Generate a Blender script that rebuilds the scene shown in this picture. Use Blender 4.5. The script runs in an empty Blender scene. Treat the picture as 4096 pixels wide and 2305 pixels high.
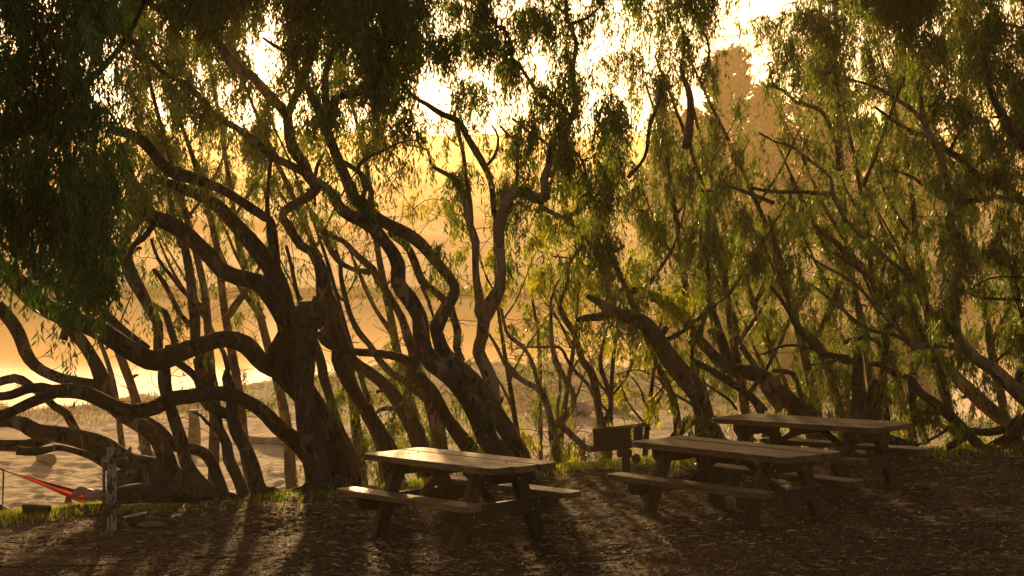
import bpy, math, random
import numpy as np
from mathutils import Matrix, Vector

# ------------------------------------------------------------------ camera, world, sun, exposure
SC = bpy.context.scene
COL = SC.collection
R_ = math.radians
FPX = 7599.0            # focal length in pixels of the 4096 px wide photograph
PITCH = -0.0230
CAMZ = 2.90
cam = bpy.data.cameras.new('camera')
cam.sensor_width = 36.0
cam.lens = FPX / 4096 * 36
cam.clip_start = 0.1
cam.clip_end = 6000
camo = bpy.data.objects.new('camera', cam)
COL.objects.link(camo)
camo.location = (0, 0, CAMZ)
camo.rotation_euler = (math.pi / 2 + PITCH, 0, 0)
SC.camera = camo
SC.view_settings.view_transform = 'Standard'
SC.view_settings.look = 'None'
SC.view_settings.gamma = 1
SC.view_settings.exposure = 1.05

SUN_AZ = R_(-7.3)       # from +Y, negative = to the left
SUN_EL = R_(6.1)
world = bpy.data.worlds.new('World')
SC.world = world
world.use_nodes = True
wn = world.node_tree
wn.nodes.clear()
wo = wn.nodes.new('ShaderNodeOutputWorld')
bg = wn.nodes.new('ShaderNodeBackground')
sky = wn.nodes.new('ShaderNodeTexSky')
sky.sky_type = 'NISHITA'
sky.sun_disc = False
sky.sun_elevation = SUN_EL
sky.sun_rotation = SUN_AZ
sky.air_density = 1.0
sky.dust_density = 2.5
sky.ozone_density = 1.0
tc = wn.nodes.new('ShaderNodeTexCoord')
mp = wn.nodes.new('ShaderNodeMapping')
mp.inputs['Scale'].default_value = (2.2, 2.2, 9.0)
mp.inputs['Location'].default_value = (0.35, 0.0, 0.3)
nz = wn.nodes.new('ShaderNodeTexNoise')
nz.inputs['Scale'].default_value = 2.2
nz.inputs['Detail'].default_value = 5
rp = wn.nodes.new('ShaderNodeValToRGB')
rp.color_ramp.elements[0].position = 0.36
rp.color_ramp.elements[1].position = 0.62
rp.color_ramp.elements[0].color = (0.80, 0.80, 0.80, 1)
rp.color_ramp.elements[1].color = (1.25, 1.25, 1.25, 1)
tint = wn.nodes.new('ShaderNodeMix')
tint.data_type = 'RGBA'
tint.blend_type = 'MULTIPLY'
tint.inputs['Factor'].default_value = 1.0
tint.inputs[7].default_value = (1.15, 0.86, 0.64, 1)
cm = wn.nodes.new('ShaderNodeMix')
cm.data_type = 'RGBA'
cm.blend_type = 'MULTIPLY'
cm.inputs['Factor'].default_value = 1.0
wn.links.new(tc.outputs['Generated'], mp.inputs['Vector'])
wn.links.new(mp.outputs[0], nz.inputs['Vector'])
wn.links.new(nz.outputs['Fac'], rp.inputs['Fac'])
bw = wn.nodes.new('ShaderNodeRGBToBW')
wn.links.new(sky.outputs[0], bw.inputs[0])
veil = wn.nodes.new('ShaderNodeMix')
veil.data_type = 'RGBA'
veil.blend_type = 'MULTIPLY'
veil.inputs['Factor'].default_value = 1.0
veil.inputs[7].default_value = (1.45, 1.22, 0.96, 1)
wn.links.new(bw.outputs[0], veil.inputs[6])
sepz = wn.nodes.new('ShaderNodeSeparateXYZ')
wn.links.new(tc.outputs['Generated'], sepz.inputs[0])
mr = wn.nodes.new('ShaderNodeMapRange')
mr.inputs['From Min'].default_value = 0.62
mr.inputs['From Max'].default_value = 0.12
mr.inputs['To Min'].default_value = 0.0
mr.inputs['To Max'].default_value = 0.5
wn.links.new(sepz.outputs['Z'], mr.inputs['Value'])
vm = wn.nodes.new('ShaderNodeMix')
vm.data_type = 'RGBA'
wn.links.new(mr.outputs[0], vm.inputs['Factor'])
wn.links.new(tint.outputs[2], vm.inputs[6])
wn.links.new(veil.outputs[2], vm.inputs[7])
wn.links.new(sky.outputs[0], tint.inputs[6])
wn.links.new(vm.outputs[2], cm.inputs[6])
wn.links.new(rp.outputs[0], cm.inputs[7])
wn.links.new(cm.outputs[2], bg.inputs['Color'])
bg.inputs['Strength'].default_value = 0.054
wn.links.new(bg.outputs[0], wo.inputs['Surface'])

sl = bpy.data.lights.new('sun', 'SUN')
sl.energy = 5.0
sl.angle = R_(1.2)
sl.color = (1.0, 0.61, 0.25)
so = bpy.data.objects.new('sun', sl)
COL.objects.link(so)
sd = Vector((math.sin(SUN_AZ) * math.cos(SUN_EL), math.cos(SUN_AZ) * math.cos(SUN_EL), math.sin(SUN_EL)))
so.rotation_euler = sd.to_track_quat('Z', 'Y').to_euler()
so.location = sd * 50

SC.cycles.max_bounces = 6
SC.cycles.diffuse_bounces = 3
SC.cycles.transmission_bounces = 3
SC.cycles.volume_bounces = 1
SC.cycles.transparent_max_bounces = 6

# ------------------------------------------------------------------ helpers
rng = np.random.default_rng(7)
random.seed(7)
CP, SP = math.cos(PITCH), math.sin(PITCH)


def pt(px, py, d):
    """point in the place, d metres ahead, seen at pixel (px, py) of the 4096 px photograph"""
    u = (np.asarray(px, float) - 2048) / FPX
    v = -(np.asarray(py, float) - 1152.5) / FPX
    d = np.asarray(d, float)
    return np.stack([d * u, d * (CP - v * SP), CAMZ + d * (SP + v * CP)], -1)


def proj(P):
    P = np.asarray(P, float)
    Y, Z = P[..., 1], P[..., 2] - CAMZ
    d = Y * CP + Z * SP
    v = -Y * SP + Z * CP
    return 2048 + FPX * P[..., 0] / d, 1152.5 - FPX * v / d, d


def smooth(t):
    t = np.clip(t, 0, 1)
    return t * t * (3 - 2 * t)


def wob(x, y, s, seed=0.0):
    """cheap smooth pseudo noise in [-1, 1]"""
    x = np.asarray(x, float) * s
    y = np.asarray(y, float) * s
    k = seed * 1.7
    a = np.sin(x * 1.3 + 1.9 * np.sin(y * 0.9 + k) + k) * np.cos(y * 1.1 + 1.3 * np.sin(x * 0.7 - k))
    b = np.sin(x * 2.9 - y * 1.7 + 2.1 * k + 1.1 * np.sin(y * 2.3)) * 0.5
    c = np.sin(y * 5.3 + x * 3.7 - k + np.sin(x * 4.1)) * 0.25
    return (a + b + c) / 1.5


EX = np.array([-30, -6.2, -4.3, -2.1, 0.2, 1.6, 7.0, 30])
EY = np.array([19.0, 20.7, 21.9, 22.4, 24.2, 24.9, 25.6, 26.0])
SHX = (np.array([-600, 0, 150, 430, 650, 840, 1100, 1500, 1800, 2000, 2130, 2576, 3400]) - 1288) / 4779
SHY = np.array([1015, 1012, 1010, 987, 956, 936, 905, 905, 950, 985, 1030, 1050, 1050])
SHD = 4.52 * 4779 / (SHY - 615.0)


def edge_y(x):
    return np.interp(x, EX, EY) + 0.22 * wob(x, 0 * np.asarray(x, float), 1.1, 3)


def shore_y(x, y):
    return np.interp(np.asarray(x) / np.maximum(y, 1), SHX, SHD) * (1 + 0.035 * wob(x, y * 0, 0.35, 5) + 0.02 * wob(x, x * 0, 1.4, 6))


WATER_Z = -1.62


def terrain(x, y):
    x = np.asarray(x, float)
    y = np.asarray(y, float)
    zt = 0.027 * np.clip(x, -25, 25) + 0.035 * wob(x, y, 0.6, 1) + 0.012 * wob(x, y, 3.1, 2)
    s = smooth((y - edge_y(x)) / 4.2)
    far = smooth((y - 26) / 6)
    zb = -1.50 + 0.035 * wob(x, y * 1.3, 0.35, 4) + (0.055 * np.abs(wob(x * 0.8, y * 1.3, 2.4, 8)) + 0.03 * np.abs(wob(x, y * 1.5, 5.2, 9))) * (y < 60)
    sh = shore_y(x, y)
    zb = zb - 0.75 * smooth((y - sh + 4) / 9.0)
    # the far shore and the ridge behind it
    ridge = 72.5 + 3.0 * wob(x, x * 0, 0.006, 3) + 1.2 * wob(x, x * 0, 0.03, 4) + 0.5 * wob(x, x * 0, 0.15, 5)
    f = np.clip((y - 171) / 1029, 0, 1)
    up = 1.2 * smooth((y - 168) / 8.0) + (ridge + 0.9) * (f ** 1.35) + 2.5 * wob(x, y, 0.02, 12) * smooth((y - 220) / 100) * (1 - f)
    zb = zb + np.where(y > 165, up, 0)
    zb = zb - np.where(y > 1200, (y - 1200) * 0.03, 0)
    return zt * (1 - s) + zb * s + 0 * far


def ground_depth(px, py, extra=0.0):
    """depth at which the sight line through a pixel meets the terrain"""
    ds = np.arange(14, 200, 0.05)
    P = pt(px, py, ds)
    below = P[:, 2] < terrain(P[:, 0], P[:, 1])
    i = int(np.argmax(below)) if below.any() else len(ds) - 1
    return float(ds[i]) + extra


def mesh_obj(name, V, F, mats, parent=None, smooth_f=True, midx=None, size=4, tagd=None, loc=None):
    V = np.asarray(V, np.float32)
    F = np.asarray(F, np.int32)
    me = bpy.data.meshes.new(name)
    me.vertices.add(len(V))
    me.vertices.foreach_set('co', V.ravel())
    n = len(F)
    me.loops.add(n * size)
    me.loops.foreach_set('vertex_index', F.ravel())
    me.polygons.add(n)
    me.polygons.foreach_set('loop_start', np.arange(n, dtype=np.int32) * size)
    if not isinstance(mats, (list, tuple)):
        mats = [mats]
    for m in mats:
        me.materials.append(m)
    if midx is not None:
        me.polygons.foreach_set('material_index', np.asarray(midx, np.int32))
    me.polygons.foreach_set('use_smooth', np.full(n, bool(smooth_f)))
    me.update(calc_edges=True)
    ob = bpy.data.objects.new(name, me)
    COL.objects.link(ob)
    if parent is not None:
        ob.parent = parent
    if loc is not None:
        ob.location = loc
    if tagd:
        for k, v in tagd.items():
            ob[k] = v
    return ob


class MB:
    """collects verts and polygons (any size) for one mesh"""
    def __init__(s):
        s.v, s.f, s.m = [], [], []

    def add(s, V, F, m=0):
        o = len(s.v)
        s.v += [tuple(map(float, p)) for p in V]
        s.f += [tuple(int(i) + o for i in f) for f in F]
        s.m += [m] * len(F)
        return s

    def box(s, c, d, rot=None, bev=0.0, m=0):
        """box centre c, full size d, chamfered along all its edges by bev"""
        hx, hy, hz = d[0] / 2, d[1] / 2, d[2] / 2
        M = Matrix(rot) if rot is not None else Matrix.Identity(3)
        import bmesh
        b = bmesh.new()
        bmesh.ops.create_cube(b, size=1)
        for v in b.verts:
            v.co = Vector((v.co.x * d[0], v.co.y * d[1], v.co.z * d[2]))
        if bev > 0:
            bmesh.ops.bevel(b, geom=b.edges[:] + b.verts[:], offset=bev, segments=2, affect='EDGES')
        b.verts.index_update()
        s.add([M @ v.co + Vector(c) for v in b.verts], [[v.index for v in f.verts] for f in b.faces], m)
        b.free()
        return s

    def prism(s, poly, z0, z1, M=None, m=0, bev=0.0):
        """outline poly (x, y) from z0 to z1, with a small chamfer at both rims"""
        n = len(poly)
        P = np.array(poly, float)
        if (np.roll(P[:, 0], -1) * P[:, 1] - P[:, 0] * np.roll(P[:, 1], -1)).sum() > 0:
            P = P[::-1]
        c = P.mean(0)
        if bev > 0:
            d = P - c
            Q = c + d * (1 - bev / np.maximum(np.abs(d).max(0), 1e-6))
            rings = [(Q, z0), (P, z0 + bev), (P, z1 - bev), (Q, z1)]
        else:
            rings = [(P, z0), (P, z1)]
        V = [(*p, z) for R, z in rings for p in R]
        F = [[i + k * n, (i + 1) % n + k * n, (i + 1) % n + (k + 1) * n, i + (k + 1) * n] for k in range(len(rings) - 1) for i in range(n)]
        F += [list(range(n))[::-1], [i + (len(rings) - 1) * n for i in range(n)]]
        if M is not None:
            V = [M @ Vector(p) for p in V]
        return s.add(V, F, m)

    def tube(s, pts, rad, k=10, m=0, cap=True):
        V, F = tube_np(np.array(pts, float), np.array(rad, float) * np.ones(len(pts)), k, cap=cap)
        return s.add(V, F, m)

    def lathe(s, prof, c=(0, 0, 0), k=24, M=None, m=0):
        V = []
        for r, z in prof:
            for i in range(k):
                a = 2 * math.pi * i / k
                V.append((r * math.cos(a), r * math.sin(a), z))
        F = [[j * k + i, j * k + (i + 1) % k, (j + 1) * k + (i + 1) % k, (j + 1) * k + i] for j in range(len(prof) - 1) for i in range(k)]
        if M is not None:
            V = [M @ Vector(p) for p in V]
        V = [(p[0] + c[0], p[1] + c[1], p[2] + c[2]) for p in V]
        return s.add(V, F, m)

    def build(s, name, mats, parent=None, sm=False, tagd=None):
        me = bpy.data.meshes.new(name)
        me.from_pydata(s.v, [], s.f)
        if not isinstance(mats, (list, tuple)):
            mats = [mats]
        for m in mats:
            me.materials.append(m)
        me.polygons.foreach_set('material_index', s.m)
        me.polygons.foreach_set('use_smooth', [sm] * len(s.f))
        me.update()
        o = bpy.data.objects.new(name, me)
        COL.objects.link(o)
        if parent is not None:
            o.parent = parent
        if tagd:
            for k, v in tagd.items():
                o[k] = v
        return o


def tube_np(P, r, k=8, cap=True, bark=0.0, seed=0.0):
    """one tube of quads along the points P"""
    if cap:
        P = np.vstack([P[:1], P, P[-1:]])
        r = np.concatenate([[1e-4], r, [1e-4]])
        T = np.gradient(P[1:-1], axis=0)
        T = np.vstack([T[:1], T, T[-1:]])
    else:
        T = np.gradient(P, axis=0)
    T /= np.linalg.norm(T, axis=1, keepdims=True) + 1e-9
    ref = np.array([0.11, 0.97, 0.2])
    N = np.cross(T, ref)
    N /= np.linalg.norm(N, axis=1, keepdims=True) + 1e-9
    B = np.cross(T, N)
    a = np.linspace(0, 2 * math.pi, k, endpoint=False)
    rr = r[:, None] * np.ones((1, k))
    if bark > 0:
        s = np.concatenate([[0], np.cumsum(np.linalg.norm(np.diff(P, axis=0), axis=1))])
        rr = rr * (1 + bark * (np.sin(3 * a[None] + s[:, None] * 2.1 + seed) * np.sin(s[:, None] * 4.7 + seed * 2)
                               + 0.7 * np.sin(2 * a[None] - s[:, None] * 6.3 + seed * 3) + 0.5 * np.sin(5 * a[None] + s[:, None] * 11 + seed)))
    V = P[:, None] + rr[..., None] * (np.cos(a)[None, :, None] * N[:, None] + np.sin(a)[None, :, None] * B[:, None])
    n = len(P)
    i = np.arange(n - 1)[:, None] * k
    j = np.arange(k)[None]
    j2 = (j + 1) % k
    F = np.stack([i + j, i + j2, i + k + j2, i + k + j], -1).reshape(-1, 4)
    return V.reshape(-1, 3), F


def empty(name, loc, label, cat, group=None, rot=None):
    o = bpy.data.objects.new(name, None)
    COL.objects.link(o)
    o.location = loc
    o.empty_display_size = 0.2
    if rot is not None:
        o.rotation_euler = rot
    o['label'] = label
    o['category'] = cat
    if group:
        o['group'] = group
    return o


# ------------------------------------------------------------------ materials
def newmat(name):
    m = bpy.data.materials.new(name)
    m.use_nodes = True
    nt = m.node_tree
    b = nt.nodes['Principled BSDF']
    return m, nt, b


def N(nt, t, **kw):
    n = nt.nodes.new(t)
    for k, v in kw.items():
        if k in n.inputs:
            n.inputs[k].default_value = v
        else:
            setattr(n, k, v)
    return n


def ramp(nt, src, stops):
    r = nt.nodes.new('ShaderNodeValToRGB')
    el = r.color_ramp.elements
    while len(el) < len(stops):
        el.new(0.5)
    for e, (p, c) in zip(el, stops):
        e.position = p
        e.color = (*c, 1)
    nt.links.new(src, r.inputs['Fac'])
    return r.outputs[0]


def mixc(nt, f, a, b, mode='MIX'):
    n = nt.nodes.new('ShaderNodeMix')
    n.data_type = 'RGBA'
    n.blend_type = mode
    for sock, v in ((n.inputs['Factor'], f), (n.inputs[6], a), (n.inputs[7], b)):
        if isinstance(v, bpy.types.NodeSocket):
            nt.links.new(v, sock)
        elif isinstance(v, (int, float)):
            sock.default_value = v
        else:
            sock.default_value = (*v, 1)
    return n.outputs[2]


def coords(nt, kind='Object', scale=(1, 1, 1)):
    t = nt.nodes.new('ShaderNodeTexCoord')
    m = nt.nodes.new('ShaderNodeMapping')
    m.inputs['Scale'].default_value = scale
    nt.links.new(t.outputs[kind], m.inputs['Vector'])
    return m.outputs[0]


def noise(nt, vec, scale, detail=4, rough=0.55, dist=0.0):
    n = N(nt, 'ShaderNodeTexNoise', Scale=scale, Detail=detail, Roughness=rough, Distortion=dist)
    nt.links.new(vec, n.inputs['Vector'])
    return n.outputs['Fac']


def bump(nt, b, h, strength=0.5, dist=0.02):
    n = N(nt, 'ShaderNodeBump', Strength=strength, Distance=dist)
    nt.links.new(h, n.inputs['Height'])
    nt.links.new(n.outputs[0], b.inputs['Normal'])


def bark_mat(name, base, pale, dark, pth=0.58, scale=5.0, rough=0.8):
    m, nt, b = newmat(name)
    v = coords(nt, 'Object')
    vs = coords(nt, 'Object', (1.0, 1.0, 0.45))
    n1 = noise(nt, vs, scale, 3, 0.5, 0.6)
    n2 = noise(nt, vs, scale * 1.7, 3, 0.5, 1.0)
    n3 = noise(nt, v, 45, 4, 0.65)
    f1 = ramp(nt, n1, [(pth, (0, 0, 0)), (pth + 0.025, (1, 1, 1))])
    f2 = ramp(nt, n2, [(0.56, (0, 0, 0)), (0.59, (1, 1, 1))])
    c = mixc(nt, f1, base, pale)
    c = mixc(nt, f2, c, dark)
    g = ramp(nt, n3, [(0.25, (0.6, 0.6, 0.6)), (0.75, (1.25, 1.25, 1.25))])
    c = mixc(nt, 1.0, c, g, 'MULTIPLY')
    nt.links.new(c, b.inputs['Base Color'])
    b.inputs['Roughness'].default_value = rough
    b.inputs['Specular IOR Level'].default_value = 0.3
    hv = coords(nt, 'Object', (1, 1, 0.28))
    h = noise(nt, hv, 22, 8, 0.75, 1.2)
    mm = N(nt, 'ShaderNodeMath', operation='ADD')
    nt.links.new(h, mm.inputs[0])
    nt.links.new(f2, mm.inputs[1])
    bump(nt, b, mm.outputs[0], 1.0, 0.028)
    return m


BARK = bark_mat('smooth_gum_bark', (0.16, 0.105, 0.064), (0.34, 0.25, 0.16), (0.068, 0.044, 0.028))
BARK_PALE = bark_mat('pale_gum_bark', (0.27, 0.19, 0.12), (0.42, 0.33, 0.23), (0.10, 0.066, 0.042), 0.54, 4.5)
BARK_DARK = bark_mat('rough_brown_bark', (0.085, 0.056, 0.036), (0.19, 0.14, 0.092), (0.036, 0.024, 0.016), 0.6, 7)
BARK_GREY = bark_mat('weathered_grey_wood', (0.10, 0.078, 0.056), (0.19, 0.155, 0.115), (0.04, 0.03, 0.02), 0.6, 9)


def leaf_mat(name, cols, trans, tfac=0.5, spec=0.4, rough=0.42):
    m, nt, b = newmat(name)
    g = nt.nodes.new('ShaderNodeNewGeometry')
    c = ramp(nt, g.outputs['Random Per Island'], cols)
    nt.links.new(c, b.inputs['Base Color'])
    b.inputs['Roughness'].default_value = rough
    b.inputs['Specular IOR Level'].default_value = spec
    tr = nt.nodes.new('ShaderNodeBsdfTranslucent')
    nt.links.new(mixc(nt, 1.0, c, trans, 'MULTIPLY'), tr.inputs['Color'])
    mx = nt.nodes.new('ShaderNodeMixShader')
    mx.inputs[0].default_value = tfac
    nt.links.new(b.outputs[0], mx.inputs[1])
    nt.links.new(tr.outputs[0], mx.inputs[2])
    nt.links.new(mx.outputs[0], nt.nodes['Material Output'].inputs['Surface'])
    return m


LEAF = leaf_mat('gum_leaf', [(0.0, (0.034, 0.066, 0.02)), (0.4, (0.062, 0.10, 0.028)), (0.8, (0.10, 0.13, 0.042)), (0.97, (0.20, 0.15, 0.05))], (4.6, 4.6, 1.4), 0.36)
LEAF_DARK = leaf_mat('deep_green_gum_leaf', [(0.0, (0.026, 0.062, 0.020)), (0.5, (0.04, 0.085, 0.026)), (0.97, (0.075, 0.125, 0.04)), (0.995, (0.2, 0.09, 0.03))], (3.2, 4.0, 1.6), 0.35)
LEAF_LIT = leaf_mat('sunlit_yellow_green_gum_leaf', [(0.0, (0.09, 0.12, 0.03)), (0.5, (0.14, 0.17, 0.04)), (0.9, (0.2, 0.19, 0.05))], (5.0, 4.6, 1.3), 0.55)  # brighter, yellower copy of the gum leaf, its sunlit look put into the colour
CYP = leaf_mat('cypress_spray', [(0.0, (0.03, 0.05, 0.02)), (1.0, (0.06, 0.08, 0.03))], (2, 2, 1), 0.3)
TWIG, nt, b = newmat('twig_bark')
b.inputs['Base Color'].default_value = (0.10, 0.065, 0.04, 1)
b.inputs['Roughness'].default_value = 0.8


def ground_mat():
    m, nt, b = newmat('ground_cover')
    a = nt.nodes.new('ShaderNodeAttribute')
    a.attribute_name = 'cover'
    sep = nt.nodes.new('ShaderNodeSeparateColor')
    nt.links.new(a.outputs['Color'], sep.inputs[0])
    v = coords(nt, 'Object')
    n1 = noise(nt, v, 1.4, 5, 0.6)
    n2 = noise(nt, v, 14, 5, 0.65)
    n3 = noise(nt, v, 60, 3, 0.6)
    dirt = ramp(nt, n2, [(0.3, (0.036, 0.016, 0.008)), (0.55, (0.092, 0.044, 0.021)), (0.75, (0.16, 0.085, 0.044))])
    dirt = mixc(nt, ramp(nt, n1, [(0.4, (0, 0, 0)), (0.65, (0.6, 0.6, 0.6))]), dirt, (0.085, 0.05, 0.028))
    sand = ramp(nt, n2, [(0.3, (0.60, 0.48, 0.34)), (0.7, (0.74, 0.61, 0.45))])
    grs = ramp(nt, noise(nt, coords(nt, 'Object', (0.5, 1, 1)), 1.1, 8, 0.7), [(0.38, (0.09, 0.10, 0.03)), (0.58, (0.19, 0.16, 0.055)), (0.76, (0.40, 0.32, 0.18))])
    hill = ramp(nt, noise(nt, v, 0.06, 8, 0.7), [(0.35, (0.035, 0.045, 0.02)), (0.6, (0.09, 0.085, 0.04))])
    grass = ramp(nt, n2, [(0.3, (0.05, 0.075, 0.02)), (0.7, (0.10, 0.13, 0.035))])

    def soft(ch):
        k = N(nt, 'ShaderNodeMath', operation='ADD')
        nt.links.new(sep.outputs[ch], k.inputs[0])
        k2 = N(nt, 'ShaderNodeMath', operation='MULTIPLY_ADD')
        nt.links.new(n2, k2.inputs[0])
        k2.inputs[1].default_value = 0.5
        k2.inputs[2].default_value = -0.25
        nt.links.new(k2.outputs[0], k.inputs[1])
        return ramp(nt, k.outputs[0], [(0.42, (0, 0, 0)), (0.58, (1, 1, 1))])
    c = mixc(nt, soft(0), sand, dirt)
    c = mixc(nt, soft(1), c, grs)
    c = mixc(nt, sep.outputs[2], c, hill)
    nt.links.new(c, b.inputs['Base Color'])
    b.inputs['Roughness'].default_value = 0.9
    b.inputs['Specular IOR Level'].default_value = 0.2
    add = N(nt, 'ShaderNodeMath', operation='ADD')
    nt.links.new(n2, add.inputs[0])
    mu = N(nt, 'ShaderNodeMath', operation='MULTIPLY')
    nt.links.new(n3, mu.inputs[0])
    mu.inputs[1].default_value = 0.4
    nt.links.new(mu.outputs[0], add.inputs[1])
    n5 = noise(nt, coords(nt, 'Object', (0.8, 1.5, 1)), 2.3, 3, 0.5, 0.8)
    inv = N(nt, 'ShaderNodeMath', operation='MULTIPLY_ADD')
    nt.links.new(sep.outputs[0], inv.inputs[0])
    inv.inputs[1].default_value = -5.0
    inv.inputs[2].default_value = 5.0
    mm = N(nt, 'ShaderNodeMath', operation='MULTIPLY_ADD')
    nt.links.new(n5, mm.inputs[0])
    nt.links.new(inv.outputs[0], mm.inputs[1])
    nt.links.new(add.outputs[0], mm.inputs[2])
    bump(nt, b, mm.outputs[0], 0.9, 0.035)
    return m


GROUND = ground_mat()

WATER, nt, b = newmat('estuary_water')
b.inputs['Base Color'].default_value = (0.03, 0.026, 0.018, 1)
b.inputs['Roughness'].default_value = 0.02
b.inputs['IOR'].default_value = 1.33
b.inputs['Specular Tint'].default_value = (0.40, 0.385, 0.36, 1)
bump(nt, b, noise(nt, coords(nt, 'Object', (0.6, 2.2, 1)), 2.2, 4, 0.6), 0.012, 0.05)
_d = nt.nodes.new('ShaderNodeBsdfDiffuse')
_d.inputs['Color'].default_value = (0.045, 0.036, 0.022, 1)
_m = nt.nodes.new('ShaderNodeMixShader')
_m.inputs[0].default_value = 0.42
nt.links.new(b.outputs[0], _m.inputs[1])
nt.links.new(_d.outputs[0], _m.inputs[2])
nt.links.new(_m.outputs[0], nt.nodes['Material Output'].inputs['Surface'])

LITTER = leaf_mat('fallen_leaf', [(0.0, (0.07, 0.038, 0.02)), (0.35, (0.14, 0.075, 0.04)), (0.55, (0.34, 0.20, 0.11)), (0.82, (0.66, 0.48, 0.33)), (0.97, (0.20, 0.23, 0.11))], (1, 1, 1), 0.12, 0.12, 0.7)
GRASS = leaf_mat('grass_blade', [(0.0, (0.06, 0.10, 0.02)), (0.6, (0.12, 0.17, 0.03)), (0.95, (0.26, 0.22, 0.08))], (4.4, 4.4, 1.2), 0.55)
DRYGRASS = leaf_mat('marsh_grass_blade', [(0.0, (0.10, 0.09, 0.03)), (0.6, (0.18, 0.15, 0.055)), (0.95, (0.28, 0.22, 0.10))], (2.0, 1.9, 1.2), 0.4)


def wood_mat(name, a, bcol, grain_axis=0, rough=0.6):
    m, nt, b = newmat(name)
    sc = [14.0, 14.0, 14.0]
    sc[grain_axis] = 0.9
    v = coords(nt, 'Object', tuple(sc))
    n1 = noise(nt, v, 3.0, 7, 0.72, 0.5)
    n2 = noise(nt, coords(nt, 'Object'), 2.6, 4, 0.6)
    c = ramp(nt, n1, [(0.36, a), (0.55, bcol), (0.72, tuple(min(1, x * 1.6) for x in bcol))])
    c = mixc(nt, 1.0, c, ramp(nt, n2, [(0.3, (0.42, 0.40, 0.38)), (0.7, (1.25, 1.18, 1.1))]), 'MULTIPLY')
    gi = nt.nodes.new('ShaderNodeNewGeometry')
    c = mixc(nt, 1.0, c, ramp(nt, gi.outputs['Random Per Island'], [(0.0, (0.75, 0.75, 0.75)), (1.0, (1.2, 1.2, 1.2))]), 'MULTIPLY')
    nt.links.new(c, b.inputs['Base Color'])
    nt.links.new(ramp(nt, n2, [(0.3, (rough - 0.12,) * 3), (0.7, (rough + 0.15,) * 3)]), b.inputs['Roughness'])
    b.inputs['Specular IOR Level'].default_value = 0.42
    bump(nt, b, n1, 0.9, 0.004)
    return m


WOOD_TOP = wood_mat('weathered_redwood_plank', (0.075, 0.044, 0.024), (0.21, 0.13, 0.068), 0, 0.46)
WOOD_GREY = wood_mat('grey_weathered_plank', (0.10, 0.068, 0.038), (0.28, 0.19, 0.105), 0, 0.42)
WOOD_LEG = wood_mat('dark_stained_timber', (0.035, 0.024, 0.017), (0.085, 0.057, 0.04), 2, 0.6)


def plain(name, col, rough=0.5, metal=0.0, nsc=30, var=0.35, bmp=0.3):
    m, nt, b = newmat(name)
    n1 = noise(nt, coords(nt, 'Object'), nsc, 5, 0.65)
    lo = tuple(x * (1 - var) for x in col)
    hi = tuple(min(1, x * (1 + var)) for x in col)
    nt.links.new(ramp(nt, n1, [(0.3, lo), (0.7, hi)]), b.inputs['Base Color'])
    b.inputs['Roughness'].default_value = rough
    b.inputs['Metallic'].default_value = metal
    bump(nt, b, n1, bmp, 0.003)
    return m


STEEL = plain('galvanised_bolt', (0.55, 0.52, 0.48), 0.35, 1.0)
IRON = plain('sooty_black_iron', (0.028, 0.022, 0.018), 0.62, 0.3, 22, 0.5)
RUST = plain('rusty_grate_iron', (0.12, 0.06, 0.03), 0.75, 0.2, 40, 0.5)
PIPE = plain('galvanised_pipe', (0.30, 0.26, 0.20), 0.5, 0.6, 25, 0.3)
BRASS = plain('dull_tap_metal', (0.24, 0.19, 0.14), 0.4, 0.7)
BOWLM = plain('brushed_steel_bowl', (0.45, 0.42, 0.38), 0.32, 0.9, 40, 0.15, 0.1)
STONE = plain('beach_stone', (0.20, 0.16, 0.12), 0.85, 0, 16, 0.35)
PALE_STONE = plain('pale_driftwood_stone', (0.50, 0.43, 0.34), 0.85, 0, 6, 0.25)
DRIFT = wood_mat('bleached_driftwood', (0.26, 0.19, 0.13), (0.42, 0.33, 0.24), 0, 0.75)
EARTH = plain('earthy_concrete', (0.13, 0.095, 0.065), 0.9, 0, 18, 0.35)
STRAP = plain('black_webbing', (0.02, 0.018, 0.016), 0.8, 0, 60, 0.3)
PANTS = plain('grey_cotton', (0.34, 0.33, 0.31), 0.9, 0, 30, 0.15)
SHIRT = plain('white_cotton', (0.62, 0.60, 0.56), 0.9, 0, 30, 0.1)
SKIN = plain('skin', (0.46, 0.25, 0.17), 0.55, 0, 20, 0.08, 0.05)
HAIR = plain('brown_hair', (0.05, 0.03, 0.02), 0.6, 0, 80, 0.3)
POUCH = plain('dark_red_nylon', (0.22, 0.02, 0.012), 0.6, 0, 30, 0.2)
NYLON, nt, b = newmat('red_nylon')
b.inputs['Base Color'].default_value = (0.62, 0.035, 0.02, 1)
b.inputs['Roughness'].default_value = 0.5
_t = nt.nodes.new('ShaderNodeBsdfTranslucent')
_t.inputs['Color'].default_value = (0.85, 0.07, 0.035, 1)
_m = nt.nodes.new('ShaderNodeMixShader')
_m.inputs[0].default_value = 0.55
nt.links.new(b.outputs[0], _m.inputs[1])
nt.links.new(_t.outputs[0], _m.inputs[2])
nt.links.new(_m.outputs[0], nt.nodes['Material Output'].inputs['Surface'])
NYLON_DARK = plain('charcoal_nylon', (0.035, 0.028, 0.022), 0.6, 0, 30, 0.2)

PEEL, nt, b = newmat('peeling_white_paint')
_n = noise(nt, coords(nt, 'Object', (1, 1, 0.35)), 16, 6, 0.7, 0.3)
_f = ramp(nt, _n, [(0.485, (0, 0, 0)), (0.50, (1, 1, 1))])
nt.links.new(mixc(nt, _f, (0.07, 0.048, 0.033), (0.46, 0.42, 0.35)), b.inputs['Base Color'])
b.inputs['Roughness'].default_value = 0.75
bump(nt, b, _f, 0.7, 0.004)

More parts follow.
